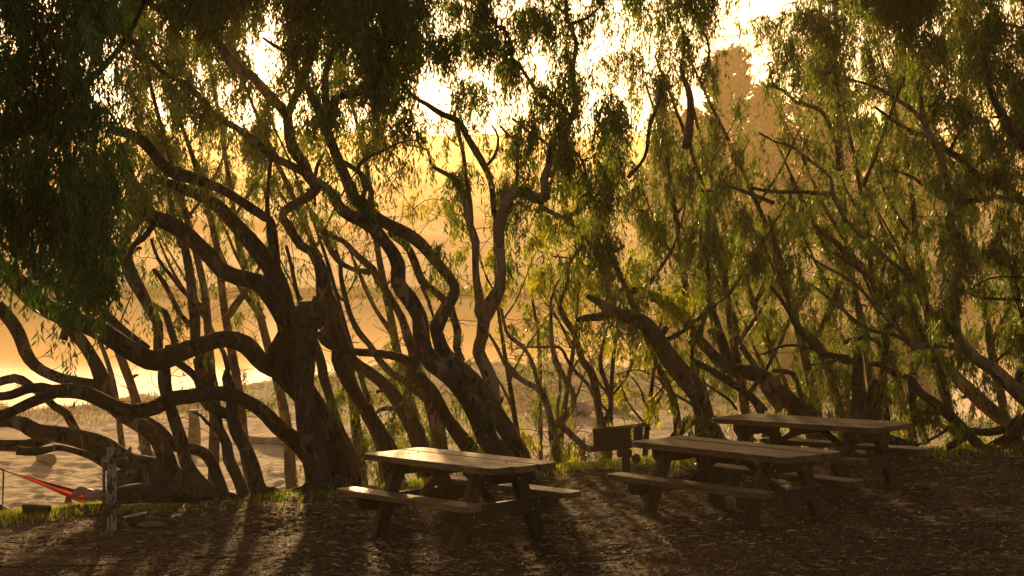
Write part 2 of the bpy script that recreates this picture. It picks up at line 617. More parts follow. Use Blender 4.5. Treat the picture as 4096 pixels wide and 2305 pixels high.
# ------------------------------------------------------------------ terrain, water, air
ys = np.concatenate([np.linspace(-40, 13, 40), 13.2 + np.cumsum(np.linspace(0.05, 0.05, 290)),
                     28 + np.cumsum(np.geomspace(0.09, 1.2, 170)), ])
ys = np.unique(np.concatenate([ys, np.geomspace(ys[-1] + 2, 1330, 190)]))
tu = np.linspace(-1, 1, 421)
tu = 0.36 * tu + 0.55 * tu ** 7
X = tu[None] * np.maximum(np.abs(ys)[:, None], 30.0 - 12 * (ys[:, None] > 5))
Y = ys[:, None] * np.ones_like(X)
Z = terrain(X, Y)
near = smooth((28 - Y) / 3) * (Y > 10)
Z = Z + near * (0.008 * wob(X, Y, 9, 21) + 0.005 * wob(X, Y, 23, 22))
V = np.stack([X, Y, Z], -1).reshape(-1, 3)
nr, nc = X.shape
i = np.arange(nr - 1)[:, None] * nc
j = np.arange(nc - 1)[None]
F = np.stack([i + j, i + j + 1, i + j + 1 + nc, i + j + nc], -1).reshape(-1, 4)
g = mesh_obj('ground', V, F, GROUND, tagd={'kind': 'structure'})
ca = g.data.color_attributes.new('cover', 'FLOAT_COLOR', 'POINT')
dirtm = 1 - smooth((V[:, 1] - edge_y(V[:, 0]) - 1.2) / 1.5)
mead = smooth((V[:, 1] - 47 - 2.5 * wob(V[:, 0], V[:, 1], 0.25, 2)) / 7)
hillm = smooth((V[:, 1] - 172) / 6)
cc = np.stack([dirtm, mead, hillm, np.ones_like(mead)], -1).astype(np.float32)
ca.data.foreach_set('color', cc.ravel())

xs = np.linspace(-260, 260, 60)
yw = np.linspace(38, 188, 40)
XX, YY = np.meshgrid(xs, yw)
V = np.stack([XX, YY, 0 * XX + WATER_Z], -1).reshape(-1, 3)
nr, nc = XX.shape
i = np.arange(nr - 1)[:, None] * nc
j = np.arange(nc - 1)[None]
F = np.stack([i + j, i + j + 1, i + j + 1 + nc, i + j + nc], -1).reshape(-1, 4)
mesh_obj('water', V, F, WATER, tagd={'kind': 'structure'})

HAZE = bpy.data.materials.new('haze_air')
HAZE.use_nodes = True
nt = HAZE.node_tree
nt.nodes.clear()
_o = nt.nodes.new('ShaderNodeOutputMaterial')
_v = nt.nodes.new('ShaderNodeVolumePrincipled')
_v.inputs['Color'].default_value = (0.97, 0.75, 0.42, 1)
_v.inputs['Density'].default_value = 0.00085
_v.inputs['Anisotropy'].default_value = 0.55
nt.links.new(_v.outputs[0], _o.inputs['Volume'])
mb = MB()
mb.box((0, 680, 36.5), (2700, 1460, 85.0))
hz = mb.build('haze', HAZE, tagd={'kind': 'stuff'})

# ------------------------------------------------------------------ trees
TILES = {'1': (0, 1200, 1.3118), '2': (1000, 1200, 1.3118), '3': (2000, 1200, 1.3118), '4': (2996, 1200, 1.3118),
         '5': (0, 0, 1.2082), '6': (1000, 0, 1.2082), '7': (2000, 0, 1.2082), '8': (2996, 0, 1.2082),
         'A': (400, 500, 1.6111), 'B': (1200, 500, 1.6111), 'C': (1200, 1100, 1.6111), 'D': (2000, 900, 1.6111),
         'E': (2800, 900, 1.6111), 'F': (3196, 900, 1.6111), 'G': (0, 900, 1.6111), 'O': (0, 0, 0.62891)}


def L(s, d0=0.0, d1=0.0):
    """limb: 'T x,y,w x,y,w ... U x,y,w' where T, U name the study crops the points were measured in"""
    out = []
    t = None
    for tok in s.split():
        if tok in TILES:
            t = TILES[tok]
        else:
            x, y, w = map(float, tok.split(','))
            out.append((t[0] + x / t[2], t[1] + y / t[2], w / t[2]))
    return np.array(out), d0, d1


def catmull(P, step):
    """P: n x 4 (xyz r) -> smooth resample"""
    if len(P) < 3:
        Q = np.vstack([P[0] * 2 - P[1], P, P[-1] * 2 - P[-2]])
    else:
        Q = np.vstack([P[0] * 2 - P[1], P, P[-1] * 2 - P[-2]])
    out = []
    for a, b_, c, d in zip(Q[:-3], Q[1:-2], Q[2:-1], Q[3:]):
        n = max(2, int(np.linalg.norm((c - b_)[:3]) / step))
        t = np.linspace(0, 1, n, endpoint=False)[:, None]
        out.append(0.5 * (2 * b_ + (c - a) * t + (2 * a - 5 * b_ + 4 * c - d) * t ** 2 + (3 * b_ - a - 3 * c + d) * t ** 3))
    out.append(P[-1:])
    return np.vstack(out)


TREES = []


def tree(name, label, limbs, depth=None, off=0.0, bark=None, leaf='n', cat='tree', group=None, flare=1.25, grow=True, root=True):
    """limbs[0] is the trunk, from its foot upwards. depth None: the foot stands where its pixel meets the ground"""
    foot = limbs[0][0][0]
    if depth is None:
        d = ground_depth(foot[0], foot[1])
        xx = (foot[0] - 2048) / FPX * 23
        d = min(d, float(edge_y(xx)) + 0.6)
    else:
        d = depth
    d += off
    T = dict(name=name, label=label, bark=bark or BARK, leaf=leaf, cat=cat, group=group, limbs=[], grow=grow, tid=len(TREES), tw=[], leaves=[])
    for li, (pts, a, b_) in enumerate(limbs):
        n = len(pts)
        s = np.concatenate([[0], np.cumsum(np.hypot(*np.diff(pts[:, :2], axis=0).T))])
        s /= s[-1]
        dd = d + a + (b_ - a) * s
        W = pt(pts[:, 0], pts[:, 1], dd)
        r = pts[:, 2] / 2 * dd / FPX
        Q = np.column_stack([W, r])
        if li == 0 and root:
            gz = terrain(Q[0, 0], Q[0, 1]) - 0.12
            k = Q[0].copy()
            dirn = (Q[0] - Q[1])[:2] / max(0.2, (Q[1] - Q[0])[2])
            dz = Q[0, 2] - gz
            if dz > 0.05:
                k[:2] += np.clip(dirn, -0.4, 0.4) * dz * 0.6
                k[2] = min(gz, float(terrain(k[0], k[1])) - 0.12)
                k[3] *= flare
                Q = np.vstack([k, Q])
            else:
                Q[0, 3] *= flare
        C = catmull(Q, 0.10)
        C[:, 3] = np.maximum(C[:, 3], 0.004)
        k = rng.uniform(0, 9)
        t = np.arange(len(C)) * 0.1
        amp = np.minimum(C[:, 3] * 0.22, 0.03)
        C[:, 0] += amp * np.sin(t * 3.1 + k)
        C[:, 1] += amp * 1.5 * np.sin(t * 2.3 + 2 * k) + 0.15 * np.sin(t * 0.9 + k) * (li > 0)
        C[:, 2] += amp * 0.5 * np.sin(t * 4.1 + 3 * k)
        T['limbs'].append(C)
    C0 = T['limbs'][0]
    if root and depth is not False and d < 26.5 and C0[0, 3] > 0.05:
        r0 = C0[0, 3]
        for q in range(5):
            a = rng.uniform(0, 2 * math.pi)
            ln = r0 * rng.uniform(2.2, 4.2)
            t = np.linspace(0, 1, 7)
            px_ = C0[0, 0] + math.cos(a) * (r0 * 0.3 + ln * t) + 0.12 * ln * np.sin(t * 4 + q)
            py_ = C0[0, 1] + math.sin(a) * (r0 * 0.3 + ln * t)
            pz_ = terrain(px_, py_) + r0 * 0.75 * (1 - t) ** 2.2 - 0.02 - 0.03 * t
            T['limbs'].append(np.column_stack([px_, py_, pz_, np.maximum(r0 * 0.42 * (1 - 0.8 * t), 0.008)]))
            T['nogrow'] = len(T['limbs'])
    for C in list(T['limbs'][:len(limbs)]):
        for q in range(int(len(C) / 26)):
            i0 = rng.integers(4, len(C) - 1)
            if C[i0, 3] < 0.03 or C[i0, 2] < terrain(C[i0, 0], C[i0, 1]) + 0.5:
                continue
            r0 = C[i0, 3]
            a = rng.uniform(0, 2 * math.pi)
            dr = np.array([math.cos(a), 0.4 * math.sin(a), rng.uniform(0.0, 0.9)])
            ln = r0 * rng.uniform(1.4, 3.5)
            t = np.linspace(0, 1, 5)[:, None]
            P_ = C[i0, :3] + dr * ln * t + np.array([0.3, 0, 0.5]) * r0 * np.sin(3 * t)
            T['limbs'].append(np.column_stack([P_, np.linspace(r0 * 0.5, r0 * 0.22, 5)]))
    T['nl'] = len(limbs)
    TREES.append(T)
    return T


# -- the big dark tree left of the middle table, with its two long limbs swinging to the left
tree('gum_tree', 'massive dark gum with two thick low limbs snaking to the left', [
    L('2 500,985,175 445,850,150 385,700,135 340,590,130 275,490,140 215,400,150 160,310,150 A 1225,1330,130 1165,1200,120 1100,1110,110 1010,1020,115 880,985,110 770,930,105 700,840,100 640,775,100 560,700,105 450,640,110 350,600,100 285,550,90 235,440,85 195,350,75 160,250,60 120,120,50', 0, -0.6),
    L('2 180,390,100 O 661,918,46 618,872,46 570,856,44 508,868,44 450,886,46 407,903,52 369,904,52 307,872,50 259,838,46 211,815,46 163,791,48 110,760,48 50,700,48 -30,650,46 -120,620,40', -0.2, -2.6),
    L('2 300,850,90 O 739,1119,42 691,1075,40 660,1040,38 623,1015,36 580,996,36 527,992,36 479,1001,38 431,1006,40 388,1026,36 345,1033,36 307,1033,36 264,1016,38 216,992,38 177,985,36 135,985,32 110,974,26 72,978,24 34,991,22 -10,993,20 -80,985,18', 0.1, -2.2),
    L('O 135,985,32 110,999,28 67,1018,26 29,1038,26 -10,1048,28 -90,1060,26', -2.0, -2.3),
    L('A 1215,1300,130 1190,1150,120 1165,1020,120 1100,900,115 1020,790,110 930,700,100 850,620,95 780,550,90 690,480,80 560,420,70 430,370,60 310,330,50', 0.3, 0.6),
    L('A 1110,920,80 1100,650,60 1060,600,60 960,530,62 830,440,62 700,375,66 560,330,80 430,285,85 350,200,80 280,120,75 180,60,70 60,30,50', 0.5, -0.3),
    L('A 1060,1000,45 1088,930,38 1092,820,36 1080,660,34 1068,520,32 1080,350,28 1095,230,26 1120,140,20', 0.1, -0.1),
    L('A 350,620,45 310,660,42 260,730,36 205,770,34 185,820,28 165,850,14', -0.5, -0.9),
    L('A 330,620,30 250,600,30 170,550,16', -0.5, -0.9),
], off=0.1, bark=BARK_DARK)

# -- upper forked trunk that carries the crown against the sun
tree('gum_tree', 'tall gum whose forked upper trunk crosses the sun, behind the massive dark gum', [
    L('C 560,1140,110 500,1010,88 420,870,85 350,760,82 290,620,78 240,480,82 195,330,95 170,150,105 B 160,990,95 130,900,80 80,820,60 A 1290,780,60 1200,640,60 1180,560,60 B 100,420,70 60,330,75 20,230,75 6 210,720,58 185,620,52 175,560,48 110,480,46 40,410,45 5 1220,370,46 1130,320,46 1070,230,50 1010,130,48 970,40,44 940,-60,40', 0.2, -0.6),
    L('6 180,560,44 225,440,38 262,360,32 300,260,30 322,180,28 330,80,24 335,-60,20', 0, -0.3),
    L('6 225,430,26 215,300,22 170,250,20 110,215,18 60,180,12', 0, -0.3),
    L('B 150,400,60 80,340,58 10,290,56 A 1180,235,52 1110,205,50 1050,155,50 960,80,48 880,20,44 5 1050,565,32 960,460,30 900,400,26 820,370,24 750,310,22 680,240,20 600,150,16 540,40,12', -0.2, -1.2),
    L('5 1060,220,42 985,150,40 900,85,38 810,60,36 720,20,30 640,-50,24', -0.4, -1.0),
    L('A 1440,170,20 1390,260,26 1370,380,24 1380,520,18', 0.2, 0.2),
], depth=24.6, bark=BARK)

# -- front snag with its broken knob
tree('snag', 'grey furrowed dead trunk with a broken knobbly top, before the massive dark gum', [
    L('2 375,990,150 345,880,135 312,760,125 285,640,118 275,500,112 280,400,118 290,300,118 300,200,112 310,130,140 318,60,135 312,10,100', 0, -0.05),
    L('2 270,30,40 262,90,70 285,140,60', -0.1, -0.12),
    L('2 372,30,50 362,90,75 340,140,60', -0.12, -0.12),
    L('2 300,5,30 295,50,60 310,110,60', -0.16, -0.14),
    L('2 345,-20,16 340,40,40 335,90,50', -0.05, -0.1),
], off=-0.25, bark=BARK_GREY, grow=False)
tree('gum_tree', 'gum trunk leaning out between the dead knobbly trunk and the middle table, with one level limb to the right', [
    L('C 600,1150,60 560,1060,60 500,960,60', 0, 0), ], depth=24.0, bark=BARK_DARK, grow=False) if False else None

# -- five trunks on the bank, left
tree('snag', 'dark cracked dead trunk leaning at the bank edge, left of the massive dark gum', [
    L('1 1365,1035,95 1340,960,82 1325,870,75 1290,770,75 1248,690,70 1225,600,62 1220,500,60 1190,405,55 1192,360,26 1170,290,16', 0, 0),
    L('1 820,265,24 900,320,40 980,370,42 1035,420,44 1065,490,52 1100,550,58 1200,600,60', 0.0, -0.05),
], bark=BARK_GREY, grow=False)
tree('gum_tree', 'slim trunk with a broken side twig, just behind the dark cracked dead trunk', [
    L('1 1290,1045,70 1250,930,62 1205,840,62 1190,760,55 1150,680,52 1128,600,68 1090,440,92 1065,320,100 G 1330,900,96 1270,760,70 1262,640,68 1230,400,66 1205,250,58 1180,120,50 A 525,780,44 500,700,40 470,560,34 440,400,30', 0.1, 1.6),
    L('1 1150,680,28 1095,640,20 1060,600,14 1020,585,8', 0, -0.3),
    L('G 1232,665,36 1150,580,34 1100,470,34 1050,370,34 985,285,26', 1.0, 1.2),
    L('G 1290,520,26 1180,440,28 1080,320,28 1005,220,24 960,90,20', 1.2, 1.4),
], off=0.1, bark=BARK)
tree('gum_tree', 'brown trunk with a long S bend, two trunks left of the dark cracked one', [
    L('1 1080,1020,95 1030,940,78 980,850,74 960,740,68 930,650,64 900,560,62 870,440,64 860,350,56 G 1015,900,55 1010,780,62 1010,640,66 960,540,68 910,430,80 860,330,86 825,200,86 820,60,76 A 250,600,60 200,420,56 180,250,50', 0.1, 1.5),
    L('G 1100,1180,60 1060,1080,50 1050,960,56 1075,860,48 1090,790,46 1140,780,46 1095,640,46 1070,560,44 980,510,36', 0.4, 1.4),
], off=0.05, bark=BARK)
tree('gum_tree', 'short trunk arching over to the left above the sand, between two straight stems', [
    L('1 1165,1010,62 1130,920,60 1090,830,62 1045,790,58 990,778,56 930,770,60 870,700,46 825,660,40 760,618,26 G 880,1230,14', 0.1, 1.0),
], off=0.15, bark=BARK_GREY, grow=False)
tree('gum_tree', 'gum with a thick root mass, its limbs spreading low above the red hammock', [
    L('1 970,985,120 900,900,92 860,820,92 820,740,86 740,670,80 660,620,72 590,560,70 555,480,78 535,400,80 485,300,66 430,220,68 370,160,66 300,90,56 240,30,50 170,-40,44', 0.3, 0.2),
    L('1 900,940,150 820,895,150 740,870,130 690,850,110 620,810,110 550,770,110 440,735,96 320,705,92 200,685,90 140,640,78 60,625,60 -20,640,58 -120,680,50', 0.3, -0.2),
    L('1 260,720,60 180,760,62 80,768,66 -40,762,60', 0.2, -0.1),
    L('1 555,840,42 480,780,44 395,690,48 350,600,46 290,560,42 240,510,40 150,440,52 80,410,48 -30,440,44', 0.2, 0.3),
    L('1 600,880,60 550,845,48 480,810,36 380,780,30 310,770,34 200,790,44 100,780,50', 0.0, -0.4),
    L('1 560,470,60 490,450,60 380,430,60 270,390,60 190,340,64 140,270,70 110,190,70 60,110,74 -10,30,76', 0.3, 0.0),
    L('1 800,920,120 700,930,110 600,950,80', 0.1, 0.0),
    L('G 430,740,60 470,620,50 560,460,56 650,540,60 720,600,66 800,680,62 900,760,54 960,800,40', 0.6, 0.8),
    L('G 350,420,60 250,310,54 150,220,42 50,160,40 -40,100,40', 0.4, 0.2),
], off=0.5, bark=BARK)
tree('gum_tree', 'slender twin stems just left of the dead knobbly trunk, springing from its foot', [
    L('2 520,975,110 495,800,95 478,700,50 450,600,44 415,480,48 390,400,50 370,300,50 A 1300,1180,30 1260,1050,26 1230,900,26 1200,780,22', 0.2, 0.6),
    L('2 400,640,40 340,560,40', 0.2, 0.1),
], off=0.25, bark=BARK)

# -- middle
tree('gum_tree', 'straight dark trunk leaning left just beyond the near left corner of the middle table', [
    L('C 575,1150,108 500,1010,90 425,880,88 350,760,82 290,640,80 250,540,84 240,430,60 200,330,40', 0, 0.0),
    L('C 760,590,70 700,560,66 640,535,60 560,520,54 480,510,52 400,503,52 300,490,48 210,462,56 160,430,56 115,370,64', -0.5, -0.6),
], depth=24.4, bark=BARK_DARK, grow=False)
tree('gum_tree', 'leaning gum with one mossy stub, behind the left half of the middle table', [
    L('C 770,1080,120 740,980,108 680,880,92 600,765,86 500,670,80 400,600,74 320,540,70 270,430,62 220,330,50 180,230,40 150,120,34', 0.2, 1.0),
    L('C 640,875,26 560,865,32 510,875,26 490,895,18', 0, -0.3),
    L('C 900,860,50 800,800,56 720,720,58 600,640,50 530,570,46 450,450,40 380,370,44 320,250,36 280,100,34 265,0,30 B 265,900,28 240,800,20', 1.4, 2.0),
], depth=25.0, bark=BARK_DARK)
tree('gum_tree', 'thin mossy sinuous gum rising behind the mottled double trunk toward the sun', [
    L('C 820,760,90 760,640,70 735,480,66 700,400,62 660,280,52 600,180,48 520,60,46 B 500,1010,45 465,930,50 400,870,46 330,800,40 280,750,34 200,715,34 130,650,28', 0, 0.8),
    L('B 460,950,46 350,930,32 250,870,40 180,760,42 120,620,34 60,540,24', 0.3, 0.6),
    L('C 1040,560,48 1000,470,52 1010,360,52 980,260,50 B 970,1190,52 920,1120,50 850,1060,50 790,1010,58 745,900,52 700,800,50 640,740,52 560,690,46', -0.1, 0.2),
    L('B 870,1260,20 820,1120,22 780,1040,26', -0.1, 0.1),
], depth=26.4, bark=BARK)
tree('gum_tree', 'dark rough trunk at the back right of the middle table, beside the mottled double trunk', [
    L('C 1085,1130,110 1000,1000,92 935,900,84 870,770,82 800,690,84 730,650,62 720,590,46', 0, 0), ], depth=23.9, bark=BARK_DARK, grow=False)
tree('gum_tree', 'mottled double-trunked gum leaning left behind the middle table, one limb bent like an elbow', [
    L('C 1310,1180,170 1220,1050,145 1150,900,138 1050,770,132 950,655,128 850,570,125 795,480,112 782,370,110 775,260,106 705,140,104 645,60,98 B 640,920,94 600,830,86 545,760,82 490,690,84 410,625,86 310,580,76 250,530,72 215,450,64 140,385,60 60,345,56', 0, -0.3),
    L('B 520,760,50 480,650,72 415,565,74 360,500,76 312,410,76 275,300,72 235,190,70 195,90,66 165,0,60 6 345,560,46 300,480,40 262,400,36', -0.1, -0.1),
    L('C 855,350,104 B 905,1220,92 975,1120,74 998,1045,66 935,950,66 862,860,72 785,765,80 690,695,82 590,650,78 500,600,70 430,520,56 400,470,40 420,420,34 400,330,34 380,280,28 430,220,22 520,180,18 640,120,14 760,100,8', -0.1, 0.2),
    L('C 1400,1165,100 1345,1040,118 1290,950,110 1225,805,102 1130,685,98 1010,575,100 930,500,98 885,400,88 855,320,80', 0.1, 0.05),
    L('B 430,540,46 450,430,40 400,330,38 330,270,34 270,230,26', 0.1, 0.3),
    L('6 370,620,50 392,560,50 400,480,44 470,450,40 560,430,36 600,385,34 612,330,26 640,250,20 650,160,14', 0.0, -0.2),
    L('6 375,560,40 362,420,38 368,330,32 400,250,26 440,190,22 470,100,16', 0.1, 0.2),
], depth=23.4, bark=BARK)
tree('gum_tree', 'pale smooth gum with two parallel stems, just right of the mottled double-trunked gum', [
    L('C 1425,1150,112 1340,985,112 1265,860,92 1232,700,92 1190,600,86 1142,500,82 1165,400,82 1180,290,84 1228,190,100 1290,90,80 1300,0,66 B 1305,940,66 1290,800,62 1280,680,76 1305,560,74 1330,480,68 1390,425,68 1450,440,72 7 175,960,56 225,955,48 218,870,40 240,800,36 245,720,34 280,630,34 345,570,34 365,470,28 348,340,24 370,210,22 330,100,20 318,-40,16', 0, -0.6),
    L('C 1180,270,72 1165,230,70 B 1165,1130,60 1140,1010,50 1130,880,46 1130,750,56 1090,640,46 1070,540,46 1045,425,42 990,345,36 890,290,27 845,250,22 820,160,16 700,130,10', 0.0, 0.4),
    L('B 1100,640,34 1090,500,34 1062,320,30 1050,180,28 1020,60,22 6 985,560,16', 0.1, 0.5),
    L('B 1300,660,50 1248,560,42 1232,400,40 1200,290,42 1130,160,48 1060,40,42 6 1045,640,36 1000,580,33 930,552,30 850,500,23 765,445,16 700,330,8', 0.1, 0.4),
    L('B 1212,260,24 1262,190,22 1278,80,16 1235,5,12', 0.1, 0.1),
    L('7 245,860,26 300,745,36 318,650,34 345,575,26', -0.2, -0.4),
    L('7 190,990,22 270,1040,24 340,1040,24 420,980,20 440,930,14 400,780,12 330,690,8', -0.4, -0.9),
    L('7 345,560,20 240,480,22 180,440,22 100,320,16 20,230,10', -0.5, -0.3),
    L('7 335,110,20 420,80,16 500,10,12', -0.7, -0.9),
    L('7 240,700,16 150,640,14 60,570,12', -0.3, 0.2),
    L('B 1385,420,24 1400,280,22 1395,120,24 1340,60,20 1290,0,14', 0.1, 0.4),
], depth=24.0, bark=BARK_PALE)
tree('gum_tree', 'short gum with a twisted S-shaped stem and a broken limb, before the pale rocks', [
    L('D 355,1470,64 340,1360,66 345,1295,58 425,1240,42 478,1160,40 470,1075,40 412,985,42 362,890,42 340,800,30 325,640,26 330,480,18 380,350,12', 0, 0.3),
    L('D 335,1290,42 310,1165,46 262,1060,46 185,1020,36 85,955,36 25,880,36 C 1400,640,24 1330,590,24 1270,470,22 1215,375,16', 0, 0.0),
    L('D 380,1295,44 440,1345,46 500,1400,42 570,1450,44 640,1440,44', -0.1, -0.3),
    L('D 255,1060,34 215,920,30 190,850,24 140,780,30 60,720,26 30,640,22 10,540,18', 0.1, 0.3),
    L('D 375,1290,18 372,1180,20 390,1060,20 380,940,14', 0.1, 0.3),
], depth=25.6, bark=BARK_PALE)
tree('gum_tree', 'small gum whose stem splits in a V directly behind the iron grill', [
    L('D 670,1400,60 660,1300,60 640,1200,50 620,1050,50 590,950,50 530,870,46 500,770,42 462,680,38 412,600,40 380,510,30 400,470,22 440,350,20 450,250,18 560,100,14', 0, 0.4),
    L('D 670,1270,40 718,1175,30 690,1030,30 645,900,30 660,760,20 690,650,14', 0, 0.4),
    L('D 620,1130,24 560,1020,24 470,930,24 420,850,22 380,790,20 250,790,14 150,790,12 80,810,8', -0.1, -0.4),
], depth=26.2, bark=BARK)
tree('gum_tree', 'slim straight sapling stem left of the S-shaped gum', [
    L('D 258,1440,32 255,1200,30 260,900,28 245,700,22 210,500,18 180,300,12', 0, 0), ], depth=28.5, bark=BARK)

# -- right
tree('gum_tree', 'thick twisted gum behind the front brown table, ending in a grey broken limb', [
    L('D 1335,1375,190 1310,1290,140 1305,1200,126 1275,1090,130 1205,985,132 1110,870,122 1025,745,112 940,650,104 860,605,90 770,575,74 700,540,66 625,490,54 555,455,30', 0, -0.5),
    L('D 710,570,54 640,590,52 570,595,46 500,610,34', -0.5, -0.7),
    L('D 1240,1270,60 1180,1310,64 1120,1380,60', 0.2, 0.1),
    L('D 1250,960,26 1245,800,26 1300,680,32 1340,530,30 1352,380,24 1335,200,22 1340,0,16 1330,-200,12', -0.3, -0.6),
    L('D 1300,1190,24 1180,1120,18 1080,1060,16 1010,980,14 880,930,10 740,960,8', -0.3, -0.8),
    L('D 1040,760,34 1180,690,26 1290,600,20 1450,480,16', -0.2, -0.4),
], depth=24.9, bark=BARK)
tree('gum_tree', 'bowed hazy trunk arching left behind the far right table', [
    L('E 720,1260,140 640,1190,120 560,1110,112 480,1050,102 420,990,98 300,950,96 180,930,92 90,850,74 0,750,66 D 1260,720,70 1180,610,70 1060,500,70 940,440,62 860,430,60 780,425,56', 0, 0.6),
    L('E 190,900,80 150,780,70 105,640,62 72,500,52 50,380,42 20,200,34 0,0,28', 0.2, 0.4),
    L('E 520,1190,70 450,1100,60 400,1010,54 340,880,44 250,740,34 220,560,28', 0.3, 1.2),
    L('E 240,700,34 230,780,30', 0.4, 0.6),
], depth=26.6, bark=BARK)
tree('gum_tree', 'bare leaning pole-like trunk left of the bowed trunk, behind the far right table', [
    L('E 395,1200,52 300,1090,48 200,1020,46 100,960,46 0,900,40 D 1240,870,30', 0, -0.2),
    L('E 430,1195,26 330,1090,26 250,1050,26 170,960,24', 0.2, 0.1),
    L('E 240,1195,16 190,1130,20 130,1090,16 30,1020,12', -0.2, -0.5),
], depth=25.4, bark=BARK_GREY, grow=False)
tree('snag', 'pale broken stump with a splintered top behind the right end of the far right table', [
    L('F 385,1260,112 378,1120,92 368,1000,86 372,900,72 372,810,56 365,785,30', 0, 0),
    L('F 380,880,50 300,880,46 250,850,42 160,830,42 80,760,36 0,680,30 E 560,520,26 460,400,20', -0.1, -0.6),
    L('F 330,850,22 240,845,26 150,830,22 90,800,16 -20,780,18 E 520,790,20 430,830,16 370,840,8', -0.1, -0.8),
    L('F 250,880,18 150,900,12 50,905,9', -0.2, -0.5),
], depth=25.6, bark=BARK_GREY, grow=False)
tree('gum_tree', 'blackened burnt trunk beside the splintered stump, a twisted limb rising from it', [
    L('F 470,1270,100 470,1150,86 490,1050,74 520,1010,44', 0, 0),
    L('F 560,1270,70 545,1080,66 560,900,46 575,780,44 560,700,42 600,640,44 640,560,30', 0.1, 0.6),
    L('F 545,790,26 490,740,28 400,735,34 300,760,30', 0.2, 0.4),
], depth=26.0, bark=BARK_DARK)
tree('gum_tree', 'pale grey smooth gum leaning in from the right edge and forking', [
    L('F 1720,1330,100 1600,1230,100 1450,1105,98 1350,1010,92 1250,930,82 1150,870,76 1065,795,76 1012,705,70 1005,600,54 1000,450,42 1030,270,42 1035,160,42 995,60,40 8 975,1090,32 985,980,32 940,820,30 900,700,30 845,605,30 830,480,22 828,350,18 838,250,14 790,180,9 770,60,6', 0, -0.8),
    L('F 1015,705,54 945,645,44 865,575,46 800,480,48 740,370,40 650,290,34 560,220,30 450,120,26 360,50,20 8 440,1040,18 395,940,18 385,860,16 300,790,13 230,730,10 130,670,6', -0.3, -0.9),
    L('8 850,610,28 785,535,24 705,480,21 620,430,18 540,400,14 450,378,10', -0.7, -1.0),
    L('F 1060,800,60 985,782,44 850,782,40 745,782,46 700,742,32 620,705,26 530,694,20 440,690,10', -0.1, -0.5),
    L('F 745,780,32 640,665,26 530,562,26 430,442,23 370,380,22 250,310,22 130,250,18 40,178,12', -0.4, -0.9),
    L('F 520,695,20 400,650,22 300,570,22 200,490,20 130,430,18 55,375,12', -0.5, -0.9),
    L('F 1260,920,24 1300,870,22 1370,815,18 1480,800,14', -0.1, -0.1),
    L('F 1000,450,12 975,500,12', -0.2, -0.2),
], depth=24.2, bark=BARK_PALE)
tree('gum_tree', 'low gum limb rising left from the bank, right of the far right table', [
    L('F 1185,1450,66 1075,1335,68 965,1220,74 880,1150,60 785,1080,50 720,990,46 600,950,40 520,900,36 435,898,28', 0, -0.4),
    L('F 960,1230,60 930,1050,50 875,900,50 820,790,42 760,660,34 730,500,28', 0.1, 0.7),
    L('F 830,1420,50 800,1330,46 772,1260,50 740,1100,50 745,960,52', 0.3, 0.5),
], depth=25.3, bark=BARK)
tree('gum_tree', 'dark horizontal limbs sprawling over the bank at the right, in front of the marsh', [
    L('F 1350,1450,110 1400,1340,92 1460,1260,84 1540,1150,80', 0, 0),
    L('F 1450,1240,60 1350,1310,60 1240,1342,52 1120,1335,46 1020,1345,36 900,1280,30 790,1270,28', 0, 0.2),
    L('F 1300,1330,40 1150,1335,40 1050,1380,44 960,1430,50', 0, -0.3),
    L('F 1440,1100,86 1425,1000,80 1445,930,70 1500,860,80', -0.2, -0.2),
    L('F 1000,1300,26 900,1370,20 830,1400,18 770,1430,14', 0, -0.2),
], depth=25.5, bark=BARK_DARK, grow=False)
tree('gum_tree', 'tall many-limbed gum with its trunk behind the pale forked gum', [
    L('F 720,1440,92 712,1200,62 735,1050,58 750,900,58 765,780,76 780,700,80 705,600,70 600,480,60 500,380,58 400,260,50 300,170,44 200,80,38 100,0,30 8 200,860,22', 0, 0.8),
    L('F 780,690,46 730,520,36 720,400,30 700,300,24 690,180,18', 0.2, 0.3),
    L('F 560,440,30 450,340,28 350,270,22 220,180,18', 0.4, 0.2),
], depth=27.2, bark=BARK)
tree('gum_tree', 'hazy slanting trunk low at the right, behind the low gum limb', [
    L('F 1440,1400,74 1260,1205,92 1135,1085,92 1005,965,80 930,880,60 850,760,44', 0, 0.6), ], depth=28.0, bark=BARK)
tree('gum_tree', 'big dark gum standing at the far right, its limbs running left across the crowns', [
    L('F 1620,1430,110 1600,1000,90 1500,740,74 1440,560,58 1395,450,52 1360,310,52 1330,200,48 1290,80,40 8 1220,1000,30', 0, 0),
    L('F 1560,780,60 1600,400,60 8 1420,830,60 1329,720,66 1270,640,58 1210,550,44 1165,460,34 1130,330,24 1160,180,18', -0.2, -0.7),
    L('8 1400,990,44 1320,965,42 1225,890,42 1130,858,38 1025,765,34 905,692,28 800,645,24 700,590,18 600,520,12', -0.2, -1.0),
    L('8 1330,960,26 1190,950,26 1100,972,26 960,962,25 880,920,22 800,860,15 690,820,9', -0.3, -1.0),
    L('8 960,740,20 1010,640,20 1060,580,18 1040,530,16 990,520,12 860,515,8', -0.6, -0.9),
    L('F 1450,480,20 1300,480,20 1150,460,16 1040,400,10', -0.3, -0.6),
    L('F 1450,340,14 1350,335,14 1240,345,12 1050,450,8', -0.4, -0.7),
], depth=24.8, bark=BARK_DARK)
